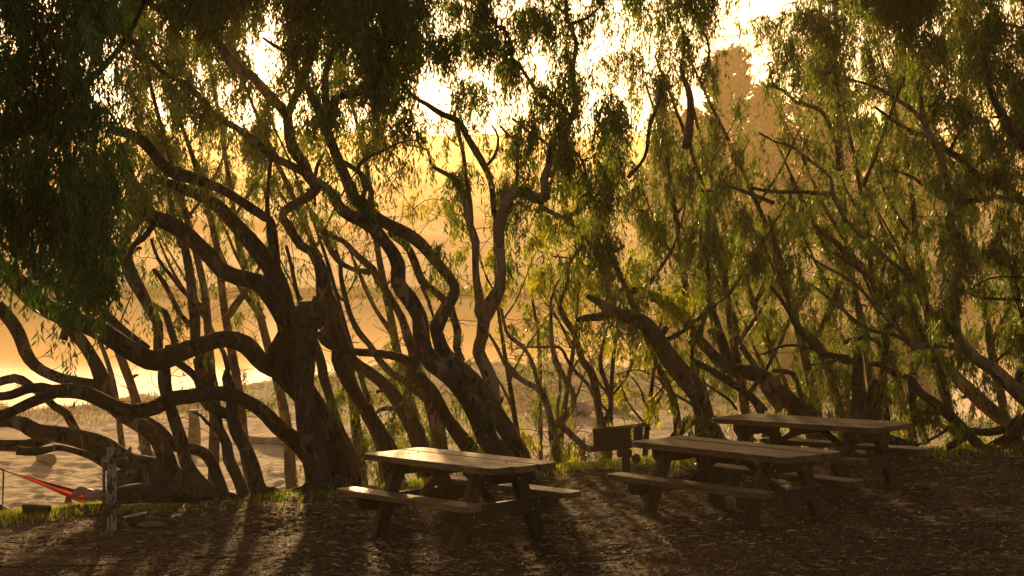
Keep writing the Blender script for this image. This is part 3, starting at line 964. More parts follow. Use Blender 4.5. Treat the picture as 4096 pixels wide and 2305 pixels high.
tree('gum_tree', 'spreading gum behind the grill whose bare boughs curl under the hanging leaves', [
    L('D 1160,1380,60 1120,1150,50 1040,960,46 960,760,44 880,560,40 800,380,38 740,240,34 700,100,30 640,-80,26 560,-260,22 500,-420,18', 0, -0.6),
    L('D 800,130,24 730,175,26 640,150,26 560,95,26 500,60,22 420,50,14', -0.5, -0.8),
    L('D 760,290,30 700,235,28 640,220,22 560,130,14 470,210,10 330,200,8', -0.5, -0.9),
    L('7 620,860,20 700,760,18 720,620,22 760,500,20 770,400,14', -0.7, -0.9),
    L('7 900,720,50 920,560,40 915,440,30 880,330,20 900,200,14 860,60,10', -0.4, -0.7),
    L('D 900,470,30 1000,330,24 1100,180,20 1160,40,14 1200,-120,10', -0.4, -0.8),
    L('7 960,400,12 1010,250,12 960,120,10 900,20,8', -0.7, -0.9),
    L('7 1329,980,22 1200,930,20 1100,900,14 1000,930,10', -0.9, -1.2),
], depth=26.4, bark=BARK)
tree('gum_tree', 'gum with two steep pale boughs filling the crowns above the far right table', [
    L('E 900,1240,60 860,1050,54 820,900,50 760,760,46 640,660,40 590,560,34 540,400,30 480,240,26 480,100,20 440,-60,16', 0, -0.4),
    L('E 690,1240,50 640,1060,40 600,960,34 470,940,26', 0.3, 0.3),
    L('8 440,820,26 430,700,24 395,600,24 350,530,22 230,490,20 180,440,16 90,410,12', -0.2, -0.6),
    L('8 410,600,16 430,520,12 480,490,8', -0.4, -0.5),
    L('8 280,790,16 230,720,14 120,680,10 50,640,8', -0.3, -0.5),
    L('8 560,900,20 640,700,18 700,520,16 760,330,12 720,160,8', -0.2, -0.6),
    L('8 0,910,16 120,930,18 250,930,20 390,940,20', -0.6, -0.2),
], depth=26.8, bark=BARK)

# -- the tree whose leaves hang into the near left corner
CURT = tree('gum_tree', 'gum whose dark leaf curtain fills the upper left corner of the picture', [
    L('O -300,1330,60 -270,900,54 -200,500,50 -170,100,46 -150,-300,40', 0, 0),
    L('O -200,500,40 -60,360,34 60,290,28 160,240,24 250,170,18 330,60,12 380,-60,8', 0, -0.4),
    L('O -170,60,36 0,0,30 130,-20,22 250,30,16 330,110,10', 0, -0.3),
    L('O -60,360,22 80,310,20 170,290,14 150,360,12 90,430,8', 0, -0.2),
    L('O -190,420,34 -60,520,28 60,560,20 160,580,12 240,560,8', 0.2, 0.1),
    L('O 60,290,14 100,180,12 95,90,10 160,30,8', -0.1, -0.2),
], depth=15.2, bark=BARK_DARK)
CURT['curtain'] = True
tree('gum_tree', 'small gum out of frame at the left, the hammock strap tied round it', [
    L('O -60,1330,40 -55,1150,36 -70,1000,34 -50,850,30 -90,700,24', 0, 0)], depth=24.6, bark=BARK_DARK, grow=False)

# -- rear saplings and thin gums in the mist, each one its own tree
SAPS = [
    # (u, v of foot on the 2576 px wide view, depth, lean, height, label)
    (352, 1085, 30, -0.30, 5.6, 'thin misty gum rising behind the low limbs, above the sand'),
    (300, 1060, 33, -0.42, 5.0, 'thin mossy gum standing in the mist above the white water'),
    (545, 1075, 29, -0.18, 6.4, 'upright misty stem in the gap right of the S-bend trunk'),
    (625, 1060, 31, -0.25, 6.6, 'upright misty stem just left of the massive tree, in the haze'),
    (700, 1050, 33, -0.22, 6.8, 'misty stem half hidden by the massive dark trunk'),
    (905, 1080, 28, -0.32, 5.4, 'leafy thin gum just left of the mottled double trunk'),
    (960, 1090, 27, -0.38, 5.0, 'leafy low gum behind the near end of the middle table top'),
    (1045, 1080, 29, -0.22, 5.8, 'misty leafy gum between the double trunk and the pale gum'),
    (1300, 1110, 27, -0.10, 3.4, 'bushy young gum just right of the pale gum'),
    (1420, 1120, 28, 0.05, 3.8, 'bushy yellow-green young gum behind the S-shaped gum'),
    (1540, 1120, 27, 0.10, 2.8, 'low sunlit bushy gum right behind the grill'),
    (1610, 1130, 26.6, 0.20, 2.2, 'low sunlit young gum leaning right of the grill'),
    (1800, 1130, 29, -0.20, 5.6, 'thin gum behind the left end of the far right table'),
    (1905, 1130, 28, -0.25, 5.8, 'crooked thin gum behind the middle of the far right table'),
    (1990, 1130, 30, -0.30, 6.2, 'thin leaning gum left of the splintered stump'),
    (2085, 1130, 29, -0.34, 6.0, 'thin gum with a crooked bough beside the splintered stump'),
    (2200, 1125, 29.5, -0.12, 6.6, 'upright gum stem between the burnt trunk and the pale forked gum'),
    (2290, 1125, 28.4, -0.22, 5.6, 'leafy gum behind the low limb right of the far right table'),
    (2400, 1120, 30, -0.20, 6.4, 'leafy gum in the haze below the fork of the pale gum'),
    (2520, 1125, 29, -0.12, 6.2, 'leafy gum in the haze by the far right edge'),
]
for (u, v, d, lean, h, lab) in SAPS:
    px, py = u / 0.62891, v / 0.62891
    base = pt(px, py, d)
    n = 9
    limbs = []
    k = rng.uniform(0, 6)
    hh = h * 4779 / d
    us = [u + lean * hh * (t ** 1.2) + 16 * math.sin(3.0 * t * h / 3 + k) for t in np.linspace(0, 1, n)]
    vs = [v - hh * t for t in np.linspace(0, 1, n)]
    ws = [max(3, (26 if h > 5 else 15) * (1 - 0.8 * t)) for t in np.linspace(0, 1, n)]
    limbs.append((np.array([(a / 0.62891, b_ / 0.62891, w / 0.62891) for a, b_, w in zip(us, vs, ws)]), 0, 0.3))
    for q in range(4 if h > 5 else 5):
        t0 = rng.uniform(0.2, 0.75)
        i0 = int(t0 * (n - 1))
        sgn = -1 if rng.random() < 0.6 else 1
        ln = hh * rng.uniform(0.2, 0.38)
        a0, b0 = us[i0], vs[i0]
        pl = []
        for t in np.linspace(0, 1, 5):
            pl.append(((a0 + sgn * ln * 0.55 * t + 8 * math.sin(5 * t + k + q)) / 0.62891, (b0 - ln * (t ** 1.1)) / 0.62891, max(2.5, ws[i0] * 0.6 * (1 - 0.8 * t)) / 0.62891))
        limbs.append((np.array(pl), 0.05, rng.uniform(-0.6, 0.6)))
    tree('gum_tree', lab, limbs, depth=d, bark=BARK if h > 5 else BARK_GREY, leaf='lit' if h < 5 else 'n', group='thin gums standing in the mist behind the big trees')

# ---- foliage: how leafy the photograph is, per 64 px square of its 2576 px wide view
GRID = """
9999988887688888666555444355500589888877
9999988876366788665555433566108998888887
9999987766356788555554335656117999888888
9999987666446688444445544565213687578888
9999986666445567334345665555412455567888
9999977766544556232346777666421355556788
9999877666543455233356777767543466666778
9999866555543343243455777777766566666677
7799854455434332242456777777776666666777
6689943333332322243446776777777666666777
5579933222322321242437776777776566666666
2368922222323333132328876767766666666666
1353212323223334121237766887555566656666
0030001322013444111227554897545565556566
0010000122103445212234343686444556555443
0000000011112456323333233544343565455443
0000000000100566444444443223333555455444
0000000000000466444445553222222222244443
0000000000001034443344541000000000000000
""".split()
G = np.array([[int(c) for c in (r + r[-1] * 40)[:40]] for r in GRID], float)

nod_P, nod_uv, nod_d, nod_t, nod_tw, nod_s = [], [], [], [], [], []
for T in TREES:
    if not T['grow']:
        continue
    for li, C in enumerate(T['limbs'][:T['nl']]):
        uu, vv, dd = proj(C[:, :3])
        # leaves do not spring from the thick lower trunk
        ok = C[:, 3] < (0.085 if li == 0 else 0.11)
        ok[::2] &= True
        idx = np.nonzero(ok)[0][::2]
        for q in idx:
            nod_P.append(C[q, :3]); nod_uv.append((uu[q] * 0.62891, vv[q] * 0.62891)); nod_d.append(dd[q])
            nod_t.append(T['tid']); nod_tw.append(-1); nod_s.append(0)
CAP = 90000
nP = np.zeros((CAP, 3)); nUV = np.zeros((CAP, 2)); nT = np.zeros(CAP, int); nTW = np.zeros(CAP, int); nC = np.zeros(CAP, bool); nS = np.zeros(CAP, int)
nn = len(nod_P)
nP[:nn] = nod_P; nUV[:nn] = nod_uv; nT[:nn] = nod_t; nTW[:nn] = nod_tw
nC[:nn] = nT[:nn] == CURT['tid']

targets = []
for r in range(-2, 19):
    for c in range(-2, 42):
        gd = G[max(r, 0), min(max(c, 0), 39)]
        if gd <= 0:
            continue
        curt = (c <= 4 and r <= 10) or (c <= 1 and r <= 11 and False)
        if c in (1, 2, 3) and r in (11, 12, 13):
            curt = True
        if c in (3, 4) and r in (11,):
            curt = True
        cnt = (0.27 * gd ** 2 + 0.5 * gd) * (0.78 if c > 20 else (1.3 if (r < 4 and 5 <= c <= 15) else 0.92)) * ((0.52 if r > 6 else 0.38) if curt else 1.0) * (1.25 if r < 1 else 1.0)
        cnt = int(cnt) + (rng.random() < cnt % 1)
        cen = []
        for q in range(cnt):
            if not cen or rng.random() < 1.0 / (6.0 if gd < 8 else 4.0):
                cen.append((64 * (c + rng.random() * 1.3 - 0.15), 64 * (r + rng.random() * 1.3 - 0.15)))
            cu_, cv_ = cen[rng.integers(len(cen))]
            u = cu_ + rng.normal(0, 12)
            v = cv_ + rng.normal(0, 18)
            if curt and r >= 12 and not (120 < u < 178 or (r == 12 and u < 300 and rng.random() < 0.35)):
                continue
            if curt and u > 292:
                continue
            targets.append((u, v, curt, gd))
targets = np.array(targets)
# sun gap
keep = ~((np.hypot((targets[:, 0] - 678) / 1.0, (targets[:, 1] - 120) / 1.8) < 44) & (rng.random(len(targets)) < 0.95))
targets = targets[keep]
# distance to the limbs, near ones first
lim = nUV[:nn]
dmin = np.array([np.min(np.hypot(lim[:, 0] - t[0], lim[:, 1] - t[1]) + 1e5 * (nC[:nn] != bool(t[2]))) for t in targets])
order = np.argsort(dmin + rng.uniform(0, 60, len(dmin)))
TW = []           # twigs: (tree id, path Kx3, parent twig, count)
SPR = []          # sprays: (tree id, top point, direction, length, twig)
KS = 7
tt = np.linspace(0, 1, KS)[:, None]
for ti in order:
    u, v, curt, gd = targets[ti]
    du = nUV[:nn, 0] - u
    dv = nUV[:nn, 1] - (v - 26)
    # prefer carriers at or below the level of the spray top
    dist = np.hypot(du, dv) + np.where(dv < -30, (-dv - 30) * 0.35, 0) + rng.uniform(0, 26, nn)
    dist = np.where(nC[:nn] == bool(curt), dist, 1e6)
    k = int(np.argmin(dist))
    if dist[k] > (430 if not curt else 700):
        continue
    P0 = nP[k]
    d0 = proj(P0)[2]
    spread = 0.55 * min(1.0, dist[k] / 120.0) + 0.12
    d1 = float(np.clip(d0 + rng.normal(0, spread), d0 - 1.3, d0 + 1.3))
    if not curt:
        d1 = max(d1, 21.6)
    T1 = pt(u / 0.62891, (v - 40 * 16 / d1) / 0.62891, d1)
    Lw = np.linalg.norm(T1 - P0)
    if T1[2] < terrain(T1[0], T1[1]) + 0.25:
        continue
    if Lw > 0.05:
        side = rng.normal(0, 0.10 * Lw, 3)
        lift = np.array([0, 0, 0.16 * Lw])
        c1 = P0 + (T1 - P0) * 0.33 + side + lift
        c2 = P0 + (T1 - P0) * 0.7 + rng.normal(0, 0.08 * Lw, 3) + lift
        path = (1 - tt) ** 3 * P0 + 3 * (1 - tt) ** 2 * tt * c1 + 3 * (1 - tt) * tt ** 2 * c2 + tt ** 3 * T1
        path[1:-1] += rng.normal(0, 0.012 + 0.012 * Lw, (KS - 2, 3))
        tw = len(TW)
        TW.append([int(nT[k]), path, int(nTW[k]), 1])
        if nn < CAP - 8:
            for q in (2, 4, 6):
                nP[nn] = path[q]
                a, b_, _ = proj(path[q])
                nUV[nn] = (a * 0.62891, b_ * 0.62891)
                nT[nn] = nT[k]; nTW[nn] = tw; nC[nn] = bool(curt)
                nn += 1
    else:
        tw = -1
        path = np.stack([P0, T1])
    SPR.append((int(nT[k]), T1, (path[-1] - path[-2]), gd, bool(curt)))
    for q in range(2 if gd > 3 else 1):
        SPR.append((int(nT[k]), T1 + rng.normal(0, 0.07, 3) - (T1 - P0) * 0.25 * q * min(1, 0.5 / (Lw + 0.1)), rng.normal(0, 0.1, 3), gd, bool(curt)))
for k in range(len(TW) - 1, -1, -1):
    if TW[k][2] >= 0:
        TW[TW[k][2]][3] += TW[k][3]

# bare twiggery on the limbs
for T in TREES:
    if T['tid'] == CURT['tid']:
        continue
    for li, C in enumerate(T['limbs'][:T['nl']]):
        nb = int(len(C) / (4.5 if T['grow'] else 14))
        for q in range(nb):
            i0 = rng.integers(len(C) // 5, len(C) - 1)
            if C[i0, 3] > 0.10 and rng.random() < 0.7:
                continue
            P0 = C[i0, :3]
            a = rng.uniform(0, 2 * math.pi)
            ln = rng.uniform(0.15, 0.75)
            dr = np.array([math.cos(a), 0.5 * math.sin(a), rng.uniform(-0.2, 0.9)])
            dr /= np.linalg.norm(dr)
            path = P0 + dr * ln * tt + np.cumsum(rng.normal(0, 0.022, (KS, 3)), 0) + np.array([0, 0, 0.12]) * ln * tt ** 2
            TW.append([T['tid'], path, -1, 2.5])
            P1 = path[rng.integers(2, 5)]
            dr2 = dr + rng.normal(0, 0.6, 3)
            TW.append([T['tid'], P1 + dr2 / np.linalg.norm(dr2) * ln * 0.5 * tt + np.cumsum(rng.normal(0, 0.012, (KS, 3)), 0), -1, 1])

# the low sun reaches the tables through gaps cut into the crowns for it
sdv = np.array(sd)


def in_gap(P):
    """does a spray hanging from P shade one of the spots chosen to catch the evening sun?"""
    out = 0.0
    for (tx, ty, tz, hx, tol, pr) in ((-0.75, 18.8, 0.76, 0.75, 0.10, 0.97), (-1.2, 18.3, 0.45, 0.5, 0.05, 0.8), (2.0, 20.0, 0.80, 0.6, 0.07, 0.6), (1.2, 20.6, 0.50, 0.3, 0.05, 0.6),
                                      (0.75, 21.5, 0.03, 0.8, 0.16, 0.85), (-1.1, 17.4, 0.0, 0.35, 0.10, 0.9), (3.3, 22.0, 0.86, 0.8, 0.06, 0.85), (1.1, 18.6, 0.03, 0.3, 0.06, 0.8), (-3.3, 18.0, -0.08, 0.3, 0.05, 0.8)):
        t = (P[1] - ty) / sdv[1]
        if t < 0:
            continue
        rz = tz + t * sdv[2]
        rx = tx + t * sdv[0]
        if abs(P[0] - rx) < hx + 0.1 and P[2] - 0.5 < rz + tol and P[2] + 0.03 > rz - tol:
            out = max(out, pr)
    return out


SPR = [s_ for s_ in SPR if s_[4] or rng.random() > in_gap(s_[1])]
print('twigs', len(TW), 'sprays', len(SPR))


def twig_mesh(tws):
    P = np.stack([t[1] for t in tws])                       # M,K,3
    cnt = np.array([t[3] for t in tws], float)
    r0 = 0.0034 * np.sqrt(cnt) + 0.001
    r0 = np.minimum(r0, 0.03)
    r = r0[:, None] * np.linspace(1.0, 0.55, P.shape[1])[None]
    Tn = np.gradient(P, axis=1)
    Tn /= np.linalg.norm(Tn, axis=2, keepdims=True) + 1e-9
    Nn = np.cross(Tn, np.array([0.11, 0.97, 0.2]))
    Nn /= np.linalg.norm(Nn, axis=2, keepdims=True) + 1e-9
    Bn = np.cross(Tn, Nn)
    k = 3
    a = np.linspace(0, 2 * math.pi, k, endpoint=False)
    V = P[:, :, None] + r[:, :, None, None] * (np.cos(a)[None, None, :, None] * Nn[:, :, None] + np.sin(a)[None, None, :, None] * Bn[:, :, None])
    M, K = P.shape[:2]
    m = np.arange(M)[:, None, None] * K * k
    i = np.arange(K - 1)[None, :, None] * k
    j = np.arange(k)[None, None]
    j2 = (j + 1) % k
    F = np.stack([m + i + j, m + i + j2, m + i + k + j2, m + i + k + j], -1).reshape(-1, 4)
    return V.reshape(-1, 3), F


def leaf_mesh(tops, dirs, lens, nl, seed, llen=(0.08, 0.145), lw=(0.015, 0.025), droop=1.0):
    """hanging sprays: a drooping stem with nl narrow leaves each; returns verts and quads"""
    g = np.random.default_rng(seed)
    M = len(tops)
    dirs = dirs / (np.linalg.norm(dirs, axis=1, keepdims=True) + 1e-9)
    out = dirs * np.array([1, 1, 0.3]) + g.normal(0, 0.45, (M, 3)) * np.array([1, 1, 0.4])
    s = (np.arange(nl)[None] + g.random((M, nl))) / nl                    # M,nl
    Lh = lens[:, None] * s
    down = np.stack([0 * s, 0 * s, -(Lh * (0.35 + 0.65 * s)) * droop], -1)
    P = tops[:, None] + out[:, None] * (0.32 * lens[:, None, None] * (1 - (1 - s[..., None]) ** 2)) + down
    P = P + g.normal(0, 0.016, P.shape)
    az = g.uniform(0, 2 * math.pi, (M, nl))
    sw = g.uniform(0.05, 1.15, (M, nl)) ** 1.3
    d = np.stack([np.cos(az) * sw, np.sin(az) * sw, -np.ones_like(sw)], -1)
    d /= np.linalg.norm(d, axis=2, keepdims=True)
    w = np.cross(d, g.normal(0, 1, (M, nl, 3)))
    w /= np.linalg.norm(w, axis=2, keepdims=True) + 1e-9
    nrm = np.cross(d, w)
    ll = g.uniform(*llen, (M, nl, 1)) * (1.05 - 0.3 * s[..., None])
    ww = g.uniform(*lw, (M, nl, 1)) / 2
    bend = g.normal(0, 0.16, (M, nl, 1)) * ll
    a = P
    b1 = P + d * ll * 0.42 + w * ww + nrm * bend * 0.5
    b2 = P + d * ll * 0.42 - w * ww + nrm * bend * 0.5
    c = P + d * ll + nrm * bend * 1.6 + w * bend * 0.5
    V = np.stack([a, b1, c, b2], 2).reshape(-1, 4, 3)
    ok = V[:, 2, 2] > terrain(V[:, 2, 0], V[:, 2, 1]) + 0.01
    V = V[ok].reshape(-1, 3)
    F = np.arange(len(V)).reshape(-1, 4)
    return V, F


NLEAF = 0
for T in TREES:
    tid = T['tid']
    base = T['limbs'][0][0, :3].copy()
    base[2] = float(terrain(base[0], base[1]))
    e = empty(T['name'], tuple(base), T['label'], 'dead tree' if T['name'] == 'snag' else 'tree', T['group'])
    Vs, Fs, o = [], [], 0
    for li, C in enumerate(T['limbs']):
        rmax = C[:, 3].max()
        k = 14 if rmax > 0.09 else (10 if rmax > 0.04 else 7)
        V, F = tube_np(C[:, :3], C[:, 3], k, bark=0.055 if rmax > 0.04 else 0.03, seed=li * 1.7 + tid)
        Vs.append(V - base); Fs.append(F + o); o += len(V)
    mesh_obj('trunk', np.vstack(Vs), np.vstack(Fs), T['bark'], parent=e)
    Vs, Fs, mi, o = [], [], [], 0
    tws = [t for t in TW if t[0] == tid]
    if tws:
        V, F = twig_mesh(tws)
        Vs.append(V - base); Fs.append(F + o); mi.append(np.zeros(len(F), int)); o += len(V)
    sp = [s for s in SPR if s[0] == tid]
    if sp:
        tops = np.stack([s[1] for s in sp]); dirs = np.stack([s[2] for s in sp])
        lens = rng.uniform(0.18, 0.50, len(sp))
        cu = bool(sp[0][4])
        if T['leaf'] == 'lit':
            V, F = leaf_mesh(tops, dirs, lens * 0.8, 16, tid + 50, droop=0.7)
        elif cu:
            V, F = leaf_mesh(tops, dirs, lens * 0.85, 20, tid + 50, (0.07, 0.13), (0.012, 0.020))
        else:
            V, F = leaf_mesh(tops, dirs, lens, 17, tid + 50)
        NLEAF += len(F)
        Vs.append(V - base); Fs.append(F + o); mi.append(np.ones(len(F), int)); o += len(V)
    if Vs:
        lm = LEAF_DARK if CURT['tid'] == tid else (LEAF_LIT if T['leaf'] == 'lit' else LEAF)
        mesh_obj('crown', np.vstack(Vs), np.vstack(Fs), [TWIG, lm], parent=e, midx=np.concatenate(mi), smooth_f=False)
print('leaves', NLEAF)

# ------------------------------------------------------------------ cypresses beyond the marsh
def cypress(u, vtop, d, width, label, seed):
    d *= 2.5
    width *= 2.5
    g = np.random.default_rng(seed)
    top = pt(u / 0.62891, vtop / 0.62891, d)
    base = np.array([top[0], top[1], float(terrain(top[0], top[1]))])
    H = top[2] - base[2]
    e = empty('cypress_tree', tuple(base), label, 'tree', 'cypresses standing in the haze above the marsh')
    tz = np.linspace(0, 1, 16)
    P = np.stack([0.25 * np.sin(tz * 4 + seed), 0.2 * np.cos(tz * 3), tz * H * 0.97], -1)
    V, F = tube_np(P, 0.8 * (1 - tz) ** 0.8 + 0.06, 9, bark=0.05)
    mesh_obj('trunk', V, F, BARK_DARK, parent=e)
    tops, dirs, lens, tws = [], [], [], []
    for q in range(230):
        t = g.uniform(0.12, 0.985)
        a = g.uniform(0, 2 * math.pi)
        R = width * (1 - t) ** 0.85 * g.uniform(0.7, 1.15) * (0.75 + 0.25 * math.sin(a * 2 + seed)) + 0.5
        p0 = np.array([0.25 * math.sin(t * 4 + seed), 0, t * H * 0.95])
        od = np.array([math.cos(a), math.sin(a), 0])
        s = np.linspace(0, 1, 7)[:, None]
        lift = (0.4 + 0.9 * t ** 3) * R * g.uniform(0.6, 1.4)
        path = p0 + od * R * s + np.array([0, 0, 1]) * lift * s ** 1.6
        tws.append([0, path, -1, 25])
        m = int(20 + 9 * R)
        ss = g.uniform(0.25, 1.0, m)
        c = p0 + od * R * ss[:, None] + np.array([0, 0, 1]) * (lift * ss ** 1.6)[:, None]
        side = np.cross(od, [0, 0, 1])
        c += side * (g.normal(0, 0.16, m) * R * (1.2 - ss * 0.7))[:, None] + g.normal(0, 0.16, (m, 3))
        tops.append(c)
        dirs.append(np.tile(od, (m, 1)) + np.array([0, 0, 0.75]) + side * g.normal(0, 0.5, m)[:, None])
    tops = np.vstack(tops); dirs = np.vstack(dirs)
    M = len(tops)
    dirs = dirs + g.normal(0, 0.25, (M, 3))
    dirs /= np.linalg.norm(dirs, axis=1, keepdims=True)
    ll = g.uniform(0.5, 1.2, (M, 1))
    w = np.cross(dirs, g.normal(0, 1, (M, 3)))
    w /= np.linalg.norm(w, axis=1, keepdims=True)
    ww = g.uniform(0.11, 0.24, (M, 1))
    V2 = np.stack([tops, tops + dirs * ll * 0.4 + w * ww, tops + dirs * ll, tops + dirs * ll * 0.45 - w * ww], 1).reshape(-1, 3)
    V1, F1 = twig_mesh(tws)
    F2 = np.arange(len(V2)).reshape(-1, 4) + len(V1)
    mesh_obj('crown', np.vstack([V1, V2]), np.vstack([F1, F2]), [TWIG, CYP], parent=e, midx=np.r_[np.zeros(len(F1), int), np.ones(len(F2), int)], smooth_f=False)


cypress(1830, 108, 78, 3.0, 'tallest hazy cypress with an upswept pointed top, under the grey cloud', 3)
cypress(1925, 205, 84, 3.0, 'hazy cypress with a blunt top, just right of the tallest one', 5)
cypress(2080, 170, 80, 4.2, 'broad hazy cypress with layered boughs, behind the upper right crowns', 8)
cypress(2290, 130, 88, 4.0, 'hazy cypress at the far right of the cypress row', 11)
cypress(1715, 280, 86, 2.6, 'lowest hazy cypress, at the left of the cypress row', 14)

# ------------------------------------------------------------------ picnic tables
TILT = Matrix.Rotation(-0.027, 4, 'Y')


def board(mb, x0, x1, y0, y1, z0, z1, cut=0.05, m=0, endcut=(1, 1, 1, 1)):
    """a plank along x with its outer corners cut off: endcut flags (x0y0, x1y0, x1y1, x0y1)"""
    c = cut
    P = []
    for (x, y, sx, sy, f) in ((x0, y0, 1, 1, endcut[0]), (x1, y0, -1, 1, endcut[1]), (x1, y1, -1, -1, endcut[2]), (x0, y1, 1, -1, endcut[3])):
        cc = c if f else 0.006
        a, b_ = (x + sx * cc, y), (x, y + sy * cc * (0.7 if f else 1))
        P += [b_, a] if (sx > 0) == (sy > 0) else [a, b_]
    P = P[::-1]
    n = len(P)
    bv = 0.006
    A = np.array(P)
    cen = A.mean(0)
    ins = A + np.sign(cen - A) * bv
    V = [(*p, z0) for p in A] + [(*p, z1 - bv) for p in A] + [(*p, z1) for p in ins]
    F = [[i + k * n, (i + 1) % n + k * n, (i + 1) % n + (k + 1) * n, i + (k + 1) * n] for k in range(2) for i in range(n)]
    F = [f[::-1] for f in F]
    F += [list(range(n)), [i + 2 * n for i in range(n)][::-1]]
    mb.add(V, F, m)


def picnic_table(X, Yd, yaw, dz, Lg, label, wood, seed, ends=(0, 0, 0)):
    r = random.Random(seed)
    M = Matrix.Translation((0, 0, CAMZ)) @ TILT @ Matrix.Translation((X, Yd, dz - 2.8998)) @ Matrix.Rotation(yaw, 4, 'Z')
    e = empty('picnic_table', (0, 0, 0), label, 'picnic table', 'wooden picnic tables on the leaf-strewn ground')
    e.matrix_world = M
    a = Lg / 2
    wt = 0.787
    bw = (wt - 0.036) / 3
    mb = MB()
    for i in range(3):
        y0 = -wt / 2 + i * (bw + 0.018)
        de = ends[i]
        board(mb, -a - de * 0.5 + r.uniform(-.008, .008), a + de, y0, y0 + bw, 0.70, 0.76 + r.uniform(-.004, .004), 0.07, 0, (i == 0, i == 0, i == 2, i == 2))
    mb.build('tabletop', wood, e)
    for s in (-1, 1):
        mb = MB()
        y0, y1 = (-0.738, -0.738 + 0.235) if s < 0 else (0.738 - 0.235, 0.738)
        board(mb, -a, a, y0, y1, 0.385, 0.44, 0.06, 0, (1, 1, 1, 1))
        mb.build('seat', wood, e)
    xe = a - 0.42
    for s in (-1, 1):
        # cleat under the top, its lower corners cut
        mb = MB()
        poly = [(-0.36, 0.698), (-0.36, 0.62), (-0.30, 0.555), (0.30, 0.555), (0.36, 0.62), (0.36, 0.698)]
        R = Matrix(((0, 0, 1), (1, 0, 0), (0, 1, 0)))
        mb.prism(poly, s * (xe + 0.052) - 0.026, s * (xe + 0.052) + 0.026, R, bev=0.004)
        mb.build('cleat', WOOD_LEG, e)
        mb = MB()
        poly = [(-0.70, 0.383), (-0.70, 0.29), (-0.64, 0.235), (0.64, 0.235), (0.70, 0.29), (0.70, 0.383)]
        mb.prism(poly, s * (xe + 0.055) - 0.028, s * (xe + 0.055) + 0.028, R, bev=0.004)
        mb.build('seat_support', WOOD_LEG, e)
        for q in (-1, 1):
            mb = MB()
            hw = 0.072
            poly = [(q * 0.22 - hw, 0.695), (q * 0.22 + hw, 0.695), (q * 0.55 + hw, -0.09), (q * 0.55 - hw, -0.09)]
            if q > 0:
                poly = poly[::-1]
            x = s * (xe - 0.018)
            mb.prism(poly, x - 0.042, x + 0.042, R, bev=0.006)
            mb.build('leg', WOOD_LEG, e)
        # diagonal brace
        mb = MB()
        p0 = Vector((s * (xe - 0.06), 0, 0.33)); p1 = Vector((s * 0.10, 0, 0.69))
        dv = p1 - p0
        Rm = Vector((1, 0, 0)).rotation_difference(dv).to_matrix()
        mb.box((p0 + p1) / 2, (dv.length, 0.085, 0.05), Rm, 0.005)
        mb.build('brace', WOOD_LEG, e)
    mb = MB()
    mb.box((0, 0, 0.655), (0.085, 0.66, 0.085), None, 0.006)
    mb.build('cleat', WOOD_LEG, e)
    bx = xe + 0.081
    proto = None

    def bolt(loc, rot, sc):
        nonlocal proto
        if proto is None:
            mb = MB()
            mb.lathe([(0.0001, 0.006), (0.008, 0.005), (0.011, 0.0015), (0.0115, -0.002), (0.0001, -0.002)], k=10)
            proto = mb.build('bolt', STEEL, e, True)
            o = proto
        else:
            o = proto.copy()
            COL.objects.link(o)
            o.parent = e
        o.location = loc
        o.rotation_euler = rot
        o.scale = (sc, sc, sc)
    for y, z in ((-0.26, 0.655), (-0.21, 0.59), (0.26, 0.655), (0.21, 0.59), (-0.44, 0.345), (-0.37, 0.275), (0.44, 0.345), (0.37, 0.275)):
        bolt((bx - (0.003 if z > 0.5 else 0.0), y, z), (0, math.pi / 2, 0), 1.0)
    for xx in (-xe - 0.05, xe + 0.05):
        for i in range(3):
            for o2 in (0.06, 0.19):
                bolt((xx + r.uniform(-.01, .01), -wt / 2 + i * (bw + 0.018) + o2, 0.7605), (0, 0, 0), 0.9)
        for s in (-1, 1):
            for o2 in (0.06, 0.17):
                bolt((xx, s * (0.738 - o2), 0.441), (0, 0, 0), 0.9)
    return e, M


T1, M1 = picnic_table(-0.615, 18.805, -0.880, 0.041, 2.146, 'grey weathered picnic table standing alone on the soil, sunlight on its top', WOOD_GREY, 1, (0.0, 0.03, 0.05))
T2, M2 = picnic_table(2.234, 19.803, -0.945, -0.030, 2.420, 'brown picnic table in front of the far one, right beside the iron grill', WOOD_TOP, 2, (0.0, -0.01, 0.02))
T3, M3 = picnic_table(3.398, 21.955, -0.811, 0.012, 2.402, 'far brown picnic table, partly hidden behind the other brown one, a chain under it', WOOD_TOP, 3, (0.0, 0.0, -0.02))

# chain from the far table's seat support to its leg foot
p0 = M3 @ Vector((0.80, -0.45, 0.24)); p1 = M3 @ Vector((0.76, 0.46, 0.03))
mb = MB()
nl = 26
for i in range(nl):
    t = (i + 0.5) / nl
    c = p0.lerp(p1, t) - Vector((0, 0, 0.10 * math.sin(math.pi * t)))
    dv = (p1 - p0).normalized()
    Rm = Vector((1, 0, 0)).rotation_difference(dv).to_matrix() @ Matrix.Rotation(math.pi / 2 * (i % 2), 3, 'X')
    ring = [c + Rm @ Vector((0.024 * math.cos(a), 0.012 * math.sin(a), 0)) for a in np.linspace(0, 2 * math.pi, 11)]
    mb.tube(ring, [0.0042] * 11, 5)
o = mb.build('chain', IRON, None, True)
o['label'] = 'dark steel chain slung under the far brown table'
o['category'] = 'chain'

# ------------------------------------------------------------------ grill
gd_ = 22.6
gx = pt(2503, 1900, gd_)
gz = float(terrain(gx[0], gx[1]))
S = gd_ / FPX
zt_ = pt(2457, 1710, gd_)[2] - gz           # height of the rim above the ground
e = empty('charcoal_grill', (gx[0], gx[1], gz), 'sooty black iron park grill on a post between the tables', 'grill')


